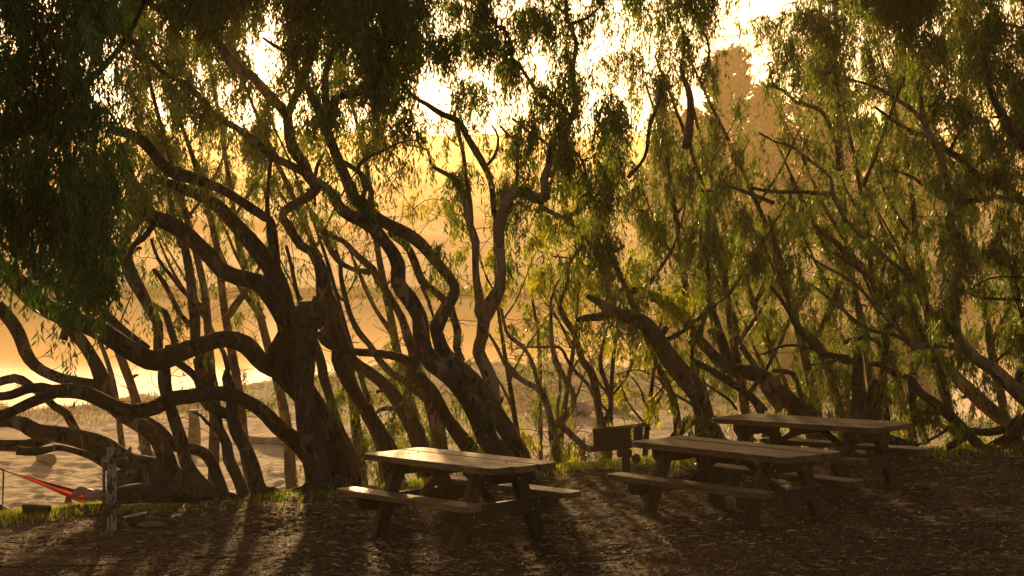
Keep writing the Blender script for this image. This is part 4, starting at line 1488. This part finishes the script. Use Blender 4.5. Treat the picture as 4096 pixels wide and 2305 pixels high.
def gl(px, py, dy=0.0):
    w = pt(px, py, gd_ + dy)
    return (w[0] - gx[0], w[1] - gx[1], w[2] - gz)


A, B = np.array(gl(2374, 1716, 0.02)), np.array(gl(2460, 1712, -0.12))
C_, D_ = np.array(gl(2594, 1700, 0.30)), np.array(gl(2585, 1692, 0.50))
hN, hF = 0.262, 0.19


def panel(mb, P0, P1, h0, h1, th=0.006, z_off=0.0, top_flange=True):
    P0 = np.array(P0, float); P1 = np.array(P1, float)
    d = P1 - P0; n = np.array([-d[1], d[0], 0]); n /= np.linalg.norm(n) + 1e-9
    V = []
    for s_ in (0, 1):
        o_ = n * th * s_
        V += [P0 + o_, P1 + o_, P1 + o_ - (0, 0, h1), P0 + o_ - (0, 0, h0)]
    mb.add(V, [[0, 1, 2, 3], [7, 6, 5, 4], [0, 4, 5, 1], [1, 5, 6, 2], [2, 6, 7, 3], [3, 7, 4, 0]])


mb = MB()
panel(mb, A, B, hN, hN)                       # near end plate
panel(mb, A + (0, 0, 0.001), D_, 0.045, 0.04)  # far rim
# long side in strips, with two notched slots
dirBC = C_ - B
for t0, t1, slot in ((0, 0.46, 0), (0.46, 0.56, 1), (0.56, 0.82, 0), (0.82, 0.92, 1), (0.92, 1.0, 0)):
    q0, q1 = B + dirBC * t0, B + dirBC * t1
    h0, h1 = hN + (hF - hN) * t0, hN + (hF - hN) * t1
    if not slot:
        panel(mb, q0, q1, h0, h1)
    else:
        panel(mb, q0, q1, 0.022, 0.022)
        panel(mb, q0 - (0, 0, 0.165), q1 - (0, 0, 0.165), h0 - 0.165, h1 - 0.165)
        for k in range(4):                    # teeth
            z0 = 0.022 + 0.036 * k
            a0 = q0 - (0, 0, z0)
            tip = q0 + (q1 - q0) * 0.55 - (0, 0, z0 + 0.024)
            n = np.array([-dirBC[1], dirBC[0], 0]); n /= np.linalg.norm(n)
            mb.add([a0, q0 - (0, 0, z0 + 0.030), tip, a0 + n * 0.006, q0 - (0, 0, z0 + 0.030) + n * 0.006, tip + n * 0.006],
                   [[0, 1, 2], [5, 4, 3], [0, 3, 4, 1], [1, 4, 5, 2], [2, 5, 3, 0]])
# floor
mb.add([A - (0, 0, hN), B - (0, 0, hN), C_ - (0, 0, hF), D_ - (0, 0, hF), A - (0, 0, hN + .008), B - (0, 0, hN + .008), C_ - (0, 0, hF + .008), D_ - (0, 0, hF + .008)],
       [[0, 1, 2, 3], [7, 6, 5, 4], [0, 4, 5, 1], [1, 5, 6, 2], [2, 6, 7, 3], [3, 7, 4, 0]])
mb.build('firebox', IRON, e)
mb = MB()
for k in range(15):
    t = (k + 0.5) / 15
    a0 = A + (D_ - A) * t - (0, 0, 0.014)
    b0 = B + (C_ - B) * t - (0, 0, 0.014)
    mb.tube([a0, b0], [0.006, 0.006], 6)
mb.tube([A + (0.01, 0.01, -0.012), D_ + (0, 0, -0.012)], [0.007] * 2, 6)
mb.tube([B + (0.01, 0.01, -0.012), C_ + (0, 0, -0.012)], [0.007] * 2, 6)
mb.build('grate', RUST, e, True)
mb = MB()
h0 = np.array(gl(2384, 1726, -0.06)); h1 = np.array(gl(2446, 1722, -0.16))
mb.tube([h0, h0 + (h1 - h0) * 0.45], [0.006] * 2, 7)
tt_ = np.linspace(0, 1, 70)
ax = (h1 - h0) / np.linalg.norm(h1 - h0)
mb.tube([h0 + (h1 - h0) * (0.05 + 0.55 * t) + 0.012 * np.array([0, math.cos(t * 44), math.sin(t * 44)]) for t in tt_], [0.0045] * 70, 5)
mb.tube([h0 + (h1 - h0) * 0.45, h1], [0.006] * 2, 7)
mb.lathe([(0.0001, 0.012), (0.011, 0.008), (0.013, 0), (0.011, -0.008), (0.0001, -0.012)], tuple(h1), 10)
mb.build('handle', IRON, e, True)
mb = MB()
c0 = np.array(gl(2497, 1812, 0.0))
mb.box(c0, (0.175, 0.16, 0.088), None, 0.008)
mb.box(c0 + (0.01, -0.03, 0.065), (0.20, 0.05, 0.035), Matrix.Rotation(-0.22, 3, 'Y'), 0.006)
mb.build('bracket', IRON, e)
mb = MB()
top = np.array(gl(2497, 1826, 0.0))
mb.box((top[0] * 0.5 + 0.015, 0, top[2] / 2 - 0.05), (0.098, 0.098, top[2] + 0.1), Matrix.Rotation(-0.035, 3, 'Y'), 0.008)
mb.build('post', IRON, e)

# ------------------------------------------------------------------ tap post, bowl, stones, ring
d = ground_depth(448, 2122)
k = d / FPX
b0 = pt(448, 2122, d)
b0[2] = float(terrain(b0[0], b0[1]))
e = empty('water_tap_post', tuple(b0), 'square wooden tap post with peeling white paint, at the sandy bank', 'tap post')
Hh = (2122 - 1791) * k
mb = MB()
mb.box((0.0, 0, Hh / 2 - 0.06), (0.096, 0.096, Hh + 0.12), Matrix.Rotation(0.12, 3, 'Z'), 0.006)
mb.build('post', PEEL, e)
mb = MB()
px_ = -(451 - 427) * k - 0.016
mb.tube([(px_, -0.012, -0.1), (px_, -0.012, Hh - 0.145), (px_ + 0.003, -0.006, Hh - 0.115), (px_ + 0.02, 0.0, Hh - 0.10), (px_ + 0.05, 0.0, Hh - 0.10)], [0.017] * 5, 12)
mb.tube([(px_, -0.012, Hh - 0.17), (px_, -0.012, Hh - 0.135)], [0.023] * 2, 12)
mb.build('pipe', PIPE, e, True)
e2 = None
mb = MB()
ty = Hh - (1834 - 1791) * k
mb.tube([(0.045, -0.02, ty - 0.012), (0.10, -0.02, ty - 0.004), (0.135, -0.02, ty), (0.165, -0.025, ty - 0.003), (0.178, -0.028, ty - 0.03)], [0.014, 0.014, 0.02, 0.015, 0.013], 10)
mb.tube([(0.135, -0.02, ty), (0.137, -0.02, ty + 0.055)], [0.017, 0.013], 10)
mb.tube([(0.122, -0.02, ty + 0.045), (0.152, -0.02, ty + 0.045)], [0.018, 0.018], 8)
tp = mb.build('tap', BRASS, e, True)
mb = MB()
R = Matrix(((1, 0, 0), (0, 0, 1), (0, 1, 0)))
mb.prism([(0.135, ty + 0.05), (0.17, ty + 0.052), (0.215, ty + 0.075), (0.212, ty + 0.13), (0.195, ty + 0.125), (0.165, ty + 0.085), (0.135, ty + 0.068)], -0.028, -0.012, R)
o = mb.build('tap_lever', BRASS, tp)


def lump(name, c, size, mat, seed, label, cat, rot=(0, 0, 0), amp=0.12, group=None, seg=(28, 18)):
    g = np.random.default_rng(seed)
    nu, nv = seg
    V = []
    ph = g.uniform(0, 6, 8)
    for j in range(nv + 1):
        th = math.pi * j / nv
        for i in range(nu):
            a = 2 * math.pi * i / nu
            n = np.array([math.sin(th) * math.cos(a), math.sin(th) * math.sin(a), math.cos(th)])
            f = 1 + amp * (math.sin(2.1 * n[0] * 2 + ph[0]) * math.cos(2.7 * n[1] * 2 + ph[1]) + 0.6 * math.sin(5 * n[2] + 4 * n[0] + ph[2]) + 0.35 * math.sin(9 * n[1] + 7 * n[0] + ph[3]))
            V.append(n * f)
    V = np.array(V) * np.array(size) / 2
    F = [[j * nu + i, (j + 1) * nu + i, (j + 1) * nu + (i + 1) % nu, j * nu + (i + 1) % nu] for j in range(nv) for i in range(nu)]
    o = mesh_obj(name, V, F, mat, loc=c)
    o.rotation_euler = rot
    o['label'] = label
    o['category'] = cat
    if group:
        o['group'] = group
    return o


def onground(px, py, dz=0.0, dd=0.0):
    d = ground_depth(px, py) + dd
    p = pt(px, py, d)
    return (float(p[0]), float(p[1]), float(terrain(p[0], p[1])) + dz), d / FPX


c, k = onground(607, 2112)
lump('stone', (c[0], c[1], c[2] + 0.03), (0.30, 0.16, 0.085), STONE, 3, 'flat brown stone lying beside the metal bowl, inside the ring', 'stone', amp=0.05)
c, k = onground(598, 2098, dd=0.12)
lump('stone', (c[0], c[1], c[2] + 0.028), (0.17, 0.12, 0.075), STONE, 4, 'smaller round stone half hidden behind the flat stone by the bowl', 'stone', amp=0.06)
c, k = onground(548, 2108)
mb = MB()
mb.lathe([(0.0001, 0.0), (0.085, 0.0), (0.095, 0.012), (0.106, 0.075), (0.122, 0.082), (0.124, 0.086), (0.120, 0.087), (0.104, 0.080), (0.091, 0.016), (0.082, 0.006), (0.0001, 0.005)], k=36)
bo = mb.build('bowl', BOWLM, None, True, dict(label='shiny metal dog bowl tilted on the stones by the tap post', category='bowl'))
bo.location = (c[0], c[1], c[2] + 0.045)
bo.rotation_euler = (0.0, -0.20, 0)
c, k = onground(676, 2108)
mb = MB()
n = 72
ring = []
for i in range(n + 1):
    a = 2 * math.pi * i / n
    r0 = 0.455 + 0.012 * math.sin(3 * a + 1) + 0.006 * math.sin(11 * a)
    x, y = r0 * math.cos(a), r0 * math.sin(a) * 0.93
    ring.append((x, y, float(terrain(c[0] + x, c[1] + y)) - c[2] + 0.004 + 0.008 * math.sin(2 * a + 2.6)))
mb.tube(ring, [0.037] * (n + 1), 10, cap=False)
ro = mb.build('basin_rim', EARTH, None, True, dict(label='round earthy rim half buried in the soil around the bowl and stones', category='drain ring'))
ro.location = c

# ------------------------------------------------------------------ logs, stumps and rocks


def log(name, pts_, d, mat, label, cat='log', seed=0, k=14, drop=None, group=None):
    P = []
    for (px, py, w, dd) in pts_:
        p = pt(px, py, d + dd)
        P.append([*p, w / 2 * (d + dd) / FPX])
    C = catmull(np.array(P), 0.12)
    base = C[0, :3].copy()
    V, F = tube_np(C[:, :3] - base, C[:, 3], k, bark=0.09, seed=seed)
    o = mesh_obj(name, V, F, mat, loc=tuple(base))
    o['label'] = label
    o['category'] = cat
    if group:
        o['group'] = group
    return o


log('log', [(455, 1985, 62, 0), (510, 1972, 74, 0), (580, 1968, 78, 0), (660, 1974, 74, 0.05), (740, 1990, 46, 0.1), (800, 2003, 20, 0.1)], 21.25, BARK_GREY,
    'long smooth brown log lying on the bank behind the tap post', seed=2)
log('root', [(470, 2012, 10, -.3), (560, 2006, 16, -.25), (640, 1992, 22, -.2), (690, 1976, 30, -.15), (740, 1984, 26, -.1), (820, 1994, 16, 0), (905, 1998, 8, .1)], 21.3, BARK_DARK,
    'gnarled dark root snaking along the bank in front of the smooth log', 'root', seed=3, k=10)
log('log', [(196, 2050, 16, .1), (260, 2040, 26, .1), (330, 2034, 30, .1), (385, 2030, 26, .1), (425, 2026, 30, .1)], 21.6, BARK_GREY,
    'low dark log along the grass under the red hammock', seed=4)
log('log', [(-60, 2008, 40, .4), (0, 2042, 42, .3), (45, 2066, 36, .2), (92, 2092, 26, .1)], 21.3, BARK_GREY,
    'sunlit end of a log sloping into the grass in the lower left corner', seed=5)
# sawn round lying at the bank
c = pt(145, 2050, 21.35)
mb = MB()
prof = [(0.0001, 0.13), (0.15, 0.125), (0.158, 0.115), (0.135, 0.0), (0.12, -0.06), (0.0001, -0.06)]
mb.lathe(prof, k=22)
so_ = mb.build('sawn_stump', BARK_DARK, None, True, dict(label='short sawn stump with a flat pale top in the grass under the hammock', category='stump'))
so_.location = (c[0], c[1], c[2] - 0.04)
so_.rotation_euler = (0.12, 0.06, 0.3)
so_.scale = (1.05, 1.0, 1.0)
lump('rock', tuple(pt(905, 1996, 22.6)), (0.30, 0.26, 0.17), BARK_GREY, 9, 'rounded fibrous stump-like rock at the foot of the arching trunk', 'rock', amp=0.07)
c, k = onground(185, 1848)
log('log', [(160, 1826, 40, 0.9), (185, 1832, 44, 0.4), (205, 1840, 46, 0.0)], ground_depth(205, 1862), DRIFT, 'short pale log end lying on the sand beyond the hammock', seed=7)
dd_ = ground_depth(1200, 1786)
log('log', [(940, 1752, 30, 1.0), (1020, 1764, 36, .5), (1120, 1768, 38, 0), (1240, 1770, 40, 0), (1360, 1768, 38, 0), (1460, 1766, 30, 0), (1520, 1770, 18, 0)], dd_, DRIFT,
    'long bleached driftwood log on the sand beyond the massive tree', seed=8)
dd_ = ground_depth(778, 1782)
log('post', [(776, 1792, 50, 0), (777, 1740, 50, 0), (775, 1690, 46, 0), (772, 1640, 40, 0)], dd_, DRIFT, 'pale upright driftwood post on the sand between the trunks', 'post', seed=9)
dd_ = ground_depth(600, 1830)
log('driftwood', [(560, 1790, 26, .2), (585, 1808, 40, .1), (605, 1822, 34, 0), (625, 1830, 18, 0)], dd_, DRIFT, 'gnarled driftwood knot on the sand left of the leaning trunks', 'driftwood', seed=10)
log('driftwood', [(560, 1826, 18, 0), (630, 1832, 26, .1), (700, 1828, 26, .2), (760, 1830, 14, .3)], dd_ + .5, DRIFT, 'low flat driftwood piece on the sand right of the gnarled knot', 'driftwood', seed=11)
dd_ = ground_depth(430, 1545)
log('log', [(428, 1534, 10, 0), (470, 1534, 14, 0), (521, 1531, 15, 0)], 76, DRIFT, 'thin dark log lying in the white water, nearer the long limb', seed=12)
log('log', [(948, 1508, 8, 0), (985, 1509, 13, 0), (1040, 1510, 12, 0)], 84, DRIFT, 'short dark log in the white water beside the massive tree', seed=13)
c, k = onground(2200, 1668)
lump('rock', (c[0], c[1], c[2] + 0.12), (1.15, 0.6, 0.42), PALE_STONE, 21, 'long pale rock on the sand behind the S-shaped gum', 'rock')
c, k = onground(2320, 1660)
lump('rock', (c[0], c[1], c[2] + 0.1), (0.62, 0.5, 0.40), PALE_STONE, 22, 'small pale rock right of the long pale rock', 'rock')
c, k = onground(2470, 1652)
lump('rock', (c[0], c[1], c[2] + 0.1), (0.55, 0.4, 0.30), PALE_STONE, 23, 'pale pointed rock just left of the grill, out on the sand', 'rock')
c, k = onground(2544, 1862)
lump('rock', tuple(pt(2544, 1836, 24.3)), (0.11, 0.10, 0.13), RUST, 24, 'reddish brown stone on the bank just right of the grill post', 'rock')
lump('rock', tuple(pt(3434, 1806, 24.9)), (0.20, 0.14, 0.09), PALE_STONE, 25, 'pale stone in the grass seen under the far brown table', 'rock')
log('log', [(3470, 1742, 34, 0), (3530, 1752, 44, 0), (3600, 1766, 30, 0), (3660, 1776, 12, 0)], 25.6, BARK_GREY, 'brown log lying on the bank behind the far brown table', seed=14)

# bird wading far out
c = pt(401, 1378, 118)
mb = MB()
s = 118 / FPX
P = [(-9, 0, 0.5), (-6, 1, 2.6), (0, 2, 3.6), (5, 4, 2.4), (7, 9, 1.0), (8, 14, 0.9), (9, 16, 1.5), (12, 15.5, 0.5), (15, 15, 0.2)]
mb.tube([(x * s, 0, z * s) for x, z, r in P], [r * s for x, z, r in P], 8)
mb.tube([(-1 * s, 0, 0), (-1 * s, 0, -9 * s)], [0.4 * s] * 2, 5)
mb.tube([(1.5 * s, 0, 0), (1.5 * s, 0, -9 * s)], [0.4 * s] * 2, 5)
o = mb.build('wading_bird', BARK_GREY, None, True, dict(label='tiny long-necked bird wading in the hazy water under the limbs', category='bird'))
o.location = (c[0], c[1], WATER_Z + 8 * s)

# ------------------------------------------------------------------ hammock and the person in it
HD = 24.2
base = pt(300, 2000, HD)


def hl(px, py, dy=0.0):
    return pt(px, py, HD + dy) - base


bot = np.array([(66, 1901, 0.25), (130, 1927, .2), (200, 1956, .12), (260, 1984, .05), (320, 2008, 0), (380, 2020, 0), (440, 2020, .1), (500, 2002, .25), (560, 1968, .4), (610, 1930, .5), (650, 1900, .6)])
rim = np.array([(0), 9, 14, 22, 32, 40, 42, 38, 28, 14, 0.0])
e = empty('hammock', tuple(base), 'red hammock with dark edges slung between trees above the sand', 'hammock')
cb = catmull(np.column_stack([np.array([hl(*b_) for b_ in bot]), rim * HD / FPX]), 0.06)
nt_ = 17
tv = np.linspace(-1, 1, nt_)
V, F, mi = [], [], []
for q, row in enumerate(cb):
    hgt = row[3]
    hw = 0.03 + hgt * 1.7
    for t in tv:
        zz = hgt * abs(t) ** 2.0 * (1 + 0.25 * (t > 0)) + 0.004 * math.sin(q * 0.9 + t * 7)
        V.append(row[:3] + np.array([0.0, hw * t, zz]))
n = len(cb)
for i in range(n - 1):
    for j in range(nt_ - 1):
        F.append([i * nt_ + j, (i + 1) * nt_ + j, (i + 1) * nt_ + j + 1, i * nt_ + j + 1])
        mi.append(1 if (abs(tv[j] + tv[j + 1]) / 2 > 0.74) else 0)
mesh_obj('cloth', V, F, [NYLON, NYLON_DARK], parent=e, midx=mi)
mb = MB()
mb.tube([hl(68, 1901, .25), hl(30, 1887, .3), hl(10, 1880, .3), hl(-90, 1838, .4)], [0.009, 0.008, 0.012, 0.010], 6)
mb.tube([hl(12, 1880, .3), hl(14, 1900, .3), hl(12, 1960, .3), hl(11, 2010, .3), hl(10, 2032, .3)], [0.012, 0.012, 0.011, 0.010, 0.006], 6)
mb.build('strap', STRAP, e, True)
mb = MB()
mb.tube([hl(648, 1901, .6), hl(700, 1880, .2), hl(730, 1866, -.5)], [0.009] * 3, 6)
mb.build('strap', STRAP, e, True)
mb = MB()
mb.tube([hl(272, 1986, -.05), hl(273, 1995, -.05), hl(273, 2008, -.05), hl(273, 2020, -.05), hl(273, 2023, -.05)], [0.028, 0.038, 0.050, 0.056, 0.03], 12)
mb.build('stuff_pouch', POUCH, e, True)

pe = empty('person', tuple(base), 'person in grey trousers lying back in the red hammock with knees raised', 'person')


def skinned(name, nodes, edges, mat, parent, root=0, sub=2):
    me = bpy.data.meshes.new(name)
    me.from_pydata([tuple(n_[:3]) for n_ in nodes], edges, [])
    o = bpy.data.objects.new(name, me)
    COL.objects.link(o)
    o.parent = parent
    me.materials.append(mat)
    m = o.modifiers.new('skin', 'SKIN')
    sv = me.skin_vertices[0].data
    for v_, n_ in zip(sv, nodes):
        v_.radius = (n_[3], n_[4] if len(n_) > 4 else n_[3])
        v_.use_root = False
    sv[root].use_root = True
    m.use_smooth_shade = True
    s_ = o.modifiers.new('sub', 'SUBSURF')
    s_.levels = sub
    s_.render_levels = sub
    return o


def nd(px, py, dy, r, r2=None):
    p = hl(px, py, dy)
    return (p[0], p[1], p[2], r, r2 or r)


J = dict(pel=nd(418, 1998, 0.05, .12, .10), belly=nd(446, 1988, .20, .115, .09), chest=nd(474, 1966, .38, .14, .10), neck=nd(492, 1944, .50, .05), head0=nd(497, 1934, .54, .075, .08),
         head1=nd(503, 1918, .58, .085, .095), hip1=nd(410, 1998, .14, .085), hip2=nd(412, 2000, -.04, .085), kn1=nd(322, 1957, .16, .045), kn2=nd(388, 1967, -.10, .045),
         an1=nd(292, 1992, .16, .038), an2=nd(346, 2004, -.06, .038), ft1=nd(280, 1984, .17, .03), ft2=nd(334, 1996, -.05, .03),
         sh1=nd(468, 1958, .52, .055), el1=nd(440, 1978, .50, .042), wr1=nd(444, 1974, .32, .028), sh2=nd(488, 1966, .26, .055), el2=nd(462, 1986, .05, .042), wr2=nd(446, 1974, .16, .028))
names = list(J)
E_ = [('pel', 'belly'), ('belly', 'chest'), ('chest', 'neck'), ('neck', 'head0'), ('head0', 'head1'), ('pel', 'hip1'), ('pel', 'hip2'), ('hip1', 'kn1'), ('hip2', 'kn2'), ('kn1', 'an1'), ('kn2', 'an2'),
      ('an1', 'ft1'), ('an2', 'ft2'), ('chest', 'sh1'), ('chest', 'sh2'), ('sh1', 'el1'), ('el1', 'wr1'), ('sh2', 'el2'), ('el2', 'wr2')]
nodes = [J[n_] for n_ in names]
edges = [(names.index(a), names.index(b_)) for a, b_ in E_]
for wn_, sgn in (('wr1', 1), ('wr2', -1)):
    w = np.array(J[wn_][:3])
    pal = len(nodes)
    dirp = np.array([-0.5, -0.7 * sgn, -0.1]); dirp /= np.linalg.norm(dirp)
    sid = np.array([0.8, -0.55 * sgn, 0.2]); sid /= np.linalg.norm(sid)
    nodes.append((*(w + dirp * 0.045), .024, .014))
    edges.append((names.index(wn_), pal))
    for f_, (off_, ln) in enumerate(((-.028, .062), (-.010, .072), (.009, .067), (.026, .052))):
        a0 = w + dirp * 0.08 + sid * off_
        i0 = len(nodes)
        nodes += [(*a0, .0095, .0095), (*(a0 + dirp * ln * .5 + np.array([0, 0, -.006])), .0085, .0085), (*(a0 + dirp * ln * .92 + np.array([0, 0, -.022])), .007, .007)]
        edges += [(pal, i0), (i0, i0 + 1), (i0 + 1, i0 + 2)]
    t0 = w + dirp * 0.025 - sid * 0.035
    i0 = len(nodes)
    nodes += [(*t0, .011, .011), (*(t0 + dirp * .03 - sid * .016), .009, .009)]
    edges += [(pal, i0), (i0, i0 + 1)]
skinned('body', nodes, edges, SKIN, pe)
for s_ in ('1', '2'):
    pass
tn = [nd(418, 1998, 0.05, .135, .112), nd(410, 1998, .14, .102), nd(412, 2000, -.04, .102), nd(366, 1986, .15, .075), nd(322, 1956, .16, .062), nd(308, 1977, .16, .066), nd(293, 1991, .16, .056),
      nd(404, 1988, -.08, .078), nd(388, 1966, -.10, .062), nd(366, 1990, -.08, .066), nd(348, 2003, -.06, .056), nd(440, 1991, .16, .125, .10)]
skinned('trousers', tn, [(0, 1), (0, 2), (1, 3), (3, 4), (4, 5), (5, 6), (2, 7), (7, 8), (8, 9), (9, 10), (0, 11)], PANTS, pe)
sn = [nd(438, 1991, .15, .128, .104), nd(474, 1966, .38, .155, .115), nd(488, 1950, .47, .075), nd(468, 1958, .52, .072), nd(452, 1969, .51, .062), nd(488, 1966, .26, .072), nd(474, 1977, .14, .062)]
skinned('shirt', sn, [(0, 1), (1, 2), (1, 3), (3, 4), (1, 5), (5, 6)], SHIRT, pe)
hn = [nd(505, 1912, .61, .088, .092), nd(507, 1922, .63, .075, .09), nd(504, 1930, .62, .05, .06)]
skinned('hair', hn, [(0, 1), (1, 2)], HAIR, pe)
hd = np.array(J['head1'][:3])
fdir = np.array([-0.55, -0.15, 0.82]); fdir /= np.linalg.norm(fdir)
up_ = np.array([0.45, 0.45, 0.6]); up_ -= fdir * up_.dot(fdir); up_ /= np.linalg.norm(up_)
lat = np.cross(fdir, up_)
mb = MB()
mb.tube([hd + fdir * .085 + up_ * .01, hd + fdir * .108 - up_ * .018, hd + fdir * .092 - up_ * .03], [.008, .014, .009], 8)
mb.build('nose', SKIN, pe, True)
for q in (-1, 1):
    mb = MB()
    c = hd + fdir * .088 + lat * .032 * q + up_ * .012
    mb.lathe([(0.0001, .012), (.009, .008), (.012, 0), (.009, -.008), (.0001, -.012)], tuple(c), 10)
    mb.build('eye', SHIRT, pe, True)
    mb = MB()
    c = hd + lat * .088 * q
    mb.tube([c + up_ * .028, c + lat * .01 * q - fdir * .012, c - up_ * .028], [.006, .014, .007], 8)
    mb.build('ear', SKIN, pe, True)
mb = MB()
mb.tube([hd + fdir * .082 - up_ * .052 + lat * .024, hd + fdir * .09 - up_ * .05, hd + fdir * .082 - up_ * .052 - lat * .024], [.003, .006, .003], 8)
mb.build('mouth', RUST, pe, True)

# ------------------------------------------------------------------ leaf litter, sticks, grass (uncountable cover)


def scatter_flat(n, xr, yr, llen, lwid, mat, name, seed, dens=None, curl=0.35, lift=0.004):
    g = np.random.default_rng(seed)
    d = g.uniform(yr[0], yr[1], n)
    x = g.uniform(xr[0], xr[1], n) * d
    y = d
    ok = y < edge_y(x) + 0.5
    if dens is not None:
        ok &= g.random(n) < dens(x, y)
    x, y = x[ok], y[ok]
    n = len(x)
    z = terrain(x, y) + 0.010 + lift * g.random(n)
    a = g.uniform(0, 2 * math.pi, n)
    L_ = g.uniform(*llen, n); W = g.uniform(*lwid, n) / 2
    dx, dy = np.cos(a), np.sin(a)
    dz1 = g.normal(0, curl, n) * L_ * 0.5
    dz2 = np.abs(g.normal(0, curl * 0.6, n)) * L_
    roll = g.normal(0, 0.5, n)
    bx, by, bz = -dy * np.cos(roll), dx * np.cos(roll), np.sin(roll)
    bnd = g.normal(0, 0.10, n) * L_
    P0 = np.stack([x, y, z], -1)
    D = np.stack([dx, dy, 0 * dx], -1)
    Bv = np.stack([bx, by, bz], -1)
    Lc = L_[:, None]
    up = np.array([0, 0, 1.0])
    rows = []
    for t, wf in ((0, 0.15), (0.3, 0.9), (0.62, 0.8), (1.0, 0.08)):
        c = P0 + D * Lc * t + up * (4 * t * (1 - t) * dz2 + t * np.abs(dz1))[:, None] + Bv * (bnd * 4 * t * (1 - t) * 0.3)[:, None]
        rows.append(c + Bv * (W * wf)[:, None])
        rows.append(c - Bv * (W * wf)[:, None])
    V = np.stack(rows, 1).reshape(-1, 3)
    b_ = np.arange(n)[:, None] * 8
    F = np.stack([b_ + np.array([0, 2, 3, 1]), b_ + np.array([2, 4, 5, 3]), b_ + np.array([4, 6, 7, 5])], 1).reshape(-1, 4)
    return mesh_obj(name, V, F, mat, smooth_f=False, tagd={'kind': 'stuff'})


def clump(x, y):
    return np.clip(0.42 + 0.5 * wob(x, y, 1.7, 31) + 0.3 * wob(x, y, 4.1, 32), 0.06, 1)


scatter_flat(40000, (-0.36, 0.36), (15.2, 27), (0.05, 0.135), (0.012, 0.026), LITTER, 'leaf_litter', 41, clump, 0.10)
scatter_flat(50000, (-0.36, 0.36), (15.2, 27), (0.015, 0.05), (0.006, 0.014), LITTER, 'bark_litter', 42, None, 0.25)


def sticks(n, seed):
    g = np.random.default_rng(seed)
    Vs, Fs, o = [], [], 0
    for q in range(n):
        d = g.uniform(15.5, 26)
        x = g.uniform(-.34, .34) * d
        if d > edge_y(x) + 0.3:
            continue
        ln = g.uniform(0.12, 0.6) if g.random() < 0.93 else g.uniform(0.6, 1.3)
        a = g.uniform(0, math.pi)
        t = np.linspace(-0.5, 0.5, 6)
        px_ = x + ln * t * math.cos(a) + g.normal(0, 0.012, 6)
        py_ = d + ln * t * math.sin(a) + g.normal(0, 0.012, 6)
        pz_ = terrain(px_, py_) + 0.012 + np.abs(g.normal(0, 0.012, 6))
        r = g.uniform(0.003, 0.007) * (1.6 if ln > 0.6 else 1)
        V, F = tube_np(np.stack([px_, py_, pz_], -1), r * np.linspace(1, 0.5, 6), 5)
        Vs.append(V); Fs.append(F + o); o += len(V)
    mesh_obj('stick_litter', np.vstack(Vs), np.vstack(Fs), BARK_GREY, tagd={'kind': 'stuff'})


sticks(900, 43)


def blades(name, pts_, hr, mat, seed, wid=0.004):
    g = np.random.default_rng(seed)
    n = len(pts_)
    h = g.uniform(*hr, n)
    a = g.uniform(0, 2 * math.pi, n)
    ln = g.uniform(0.1, 0.6, n) * h
    D = np.stack([np.cos(a), np.sin(a), 0 * a], -1)
    Wd = np.stack([-np.sin(a), np.cos(a), 0 * a], -1) * wid
    up = np.array([0, 0, 1.0])
    base_ = pts_
    mid = base_ + up * (h * 0.6)[:, None] + D * (ln * 0.35)[:, None]
    tip = base_ + up * h[:, None] * 0.95 + D * ln[:, None]
    V = np.stack([base_ - Wd, base_ + Wd, mid + Wd * 0.8, mid - Wd * 0.8, tip + Wd * 0.1, tip - Wd * 0.1], 1).reshape(-1, 3)
    b_ = np.arange(n)[:, None] * 6
    F = np.stack([b_ + np.array([0, 1, 2, 3]), b_ + np.array([3, 2, 4, 5])], 1).reshape(-1, 4)
    return mesh_obj(name, V, F, mat, smooth_f=False, tagd={'kind': 'stuff'})


g = np.random.default_rng(77)
n = 80000
x = g.uniform(-8.5, 10, n)
off = g.normal(-0.05, 0.42, n)
y = edge_y(x) + off
dens = np.interp(x, [-8, -6.2, -4.6, -3.6, -2.9, -2.0, -1.4, -0.6, 0.4, 3.2, 4.6, 10], [.55, .6, .35, .12, .2, .4, .35, .3, 1, 1, .6, .8])
keep = g.random(n) < dens * np.clip(0.5 + 0.8 * wob(x, y, 1.3, 51), 0.03, 1)
x, y = x[keep], y[keep]
blades('grass', np.stack([x, y, terrain(x, y) - 0.005], -1), (0.025, 0.09), GRASS, 78)
n = 170000
dd2 = g.uniform(44, 105, n)
x = g.uniform(-0.33, 0.33, n) * dd2
y = dd2
keep = (y < shore_y(x, y) + 1.5) & (g.random(n) < np.clip(0.3 + 0.9 * wob(x, y, 0.5, 61), 0.03, 1) * smooth((y - 43) / 9))
x, y = x[keep], y[keep]
blades('marsh_grass', np.stack([x, y, terrain(x, y) - 0.02], -1), (0.05, 0.20), DRYGRASS, 79, 0.010)
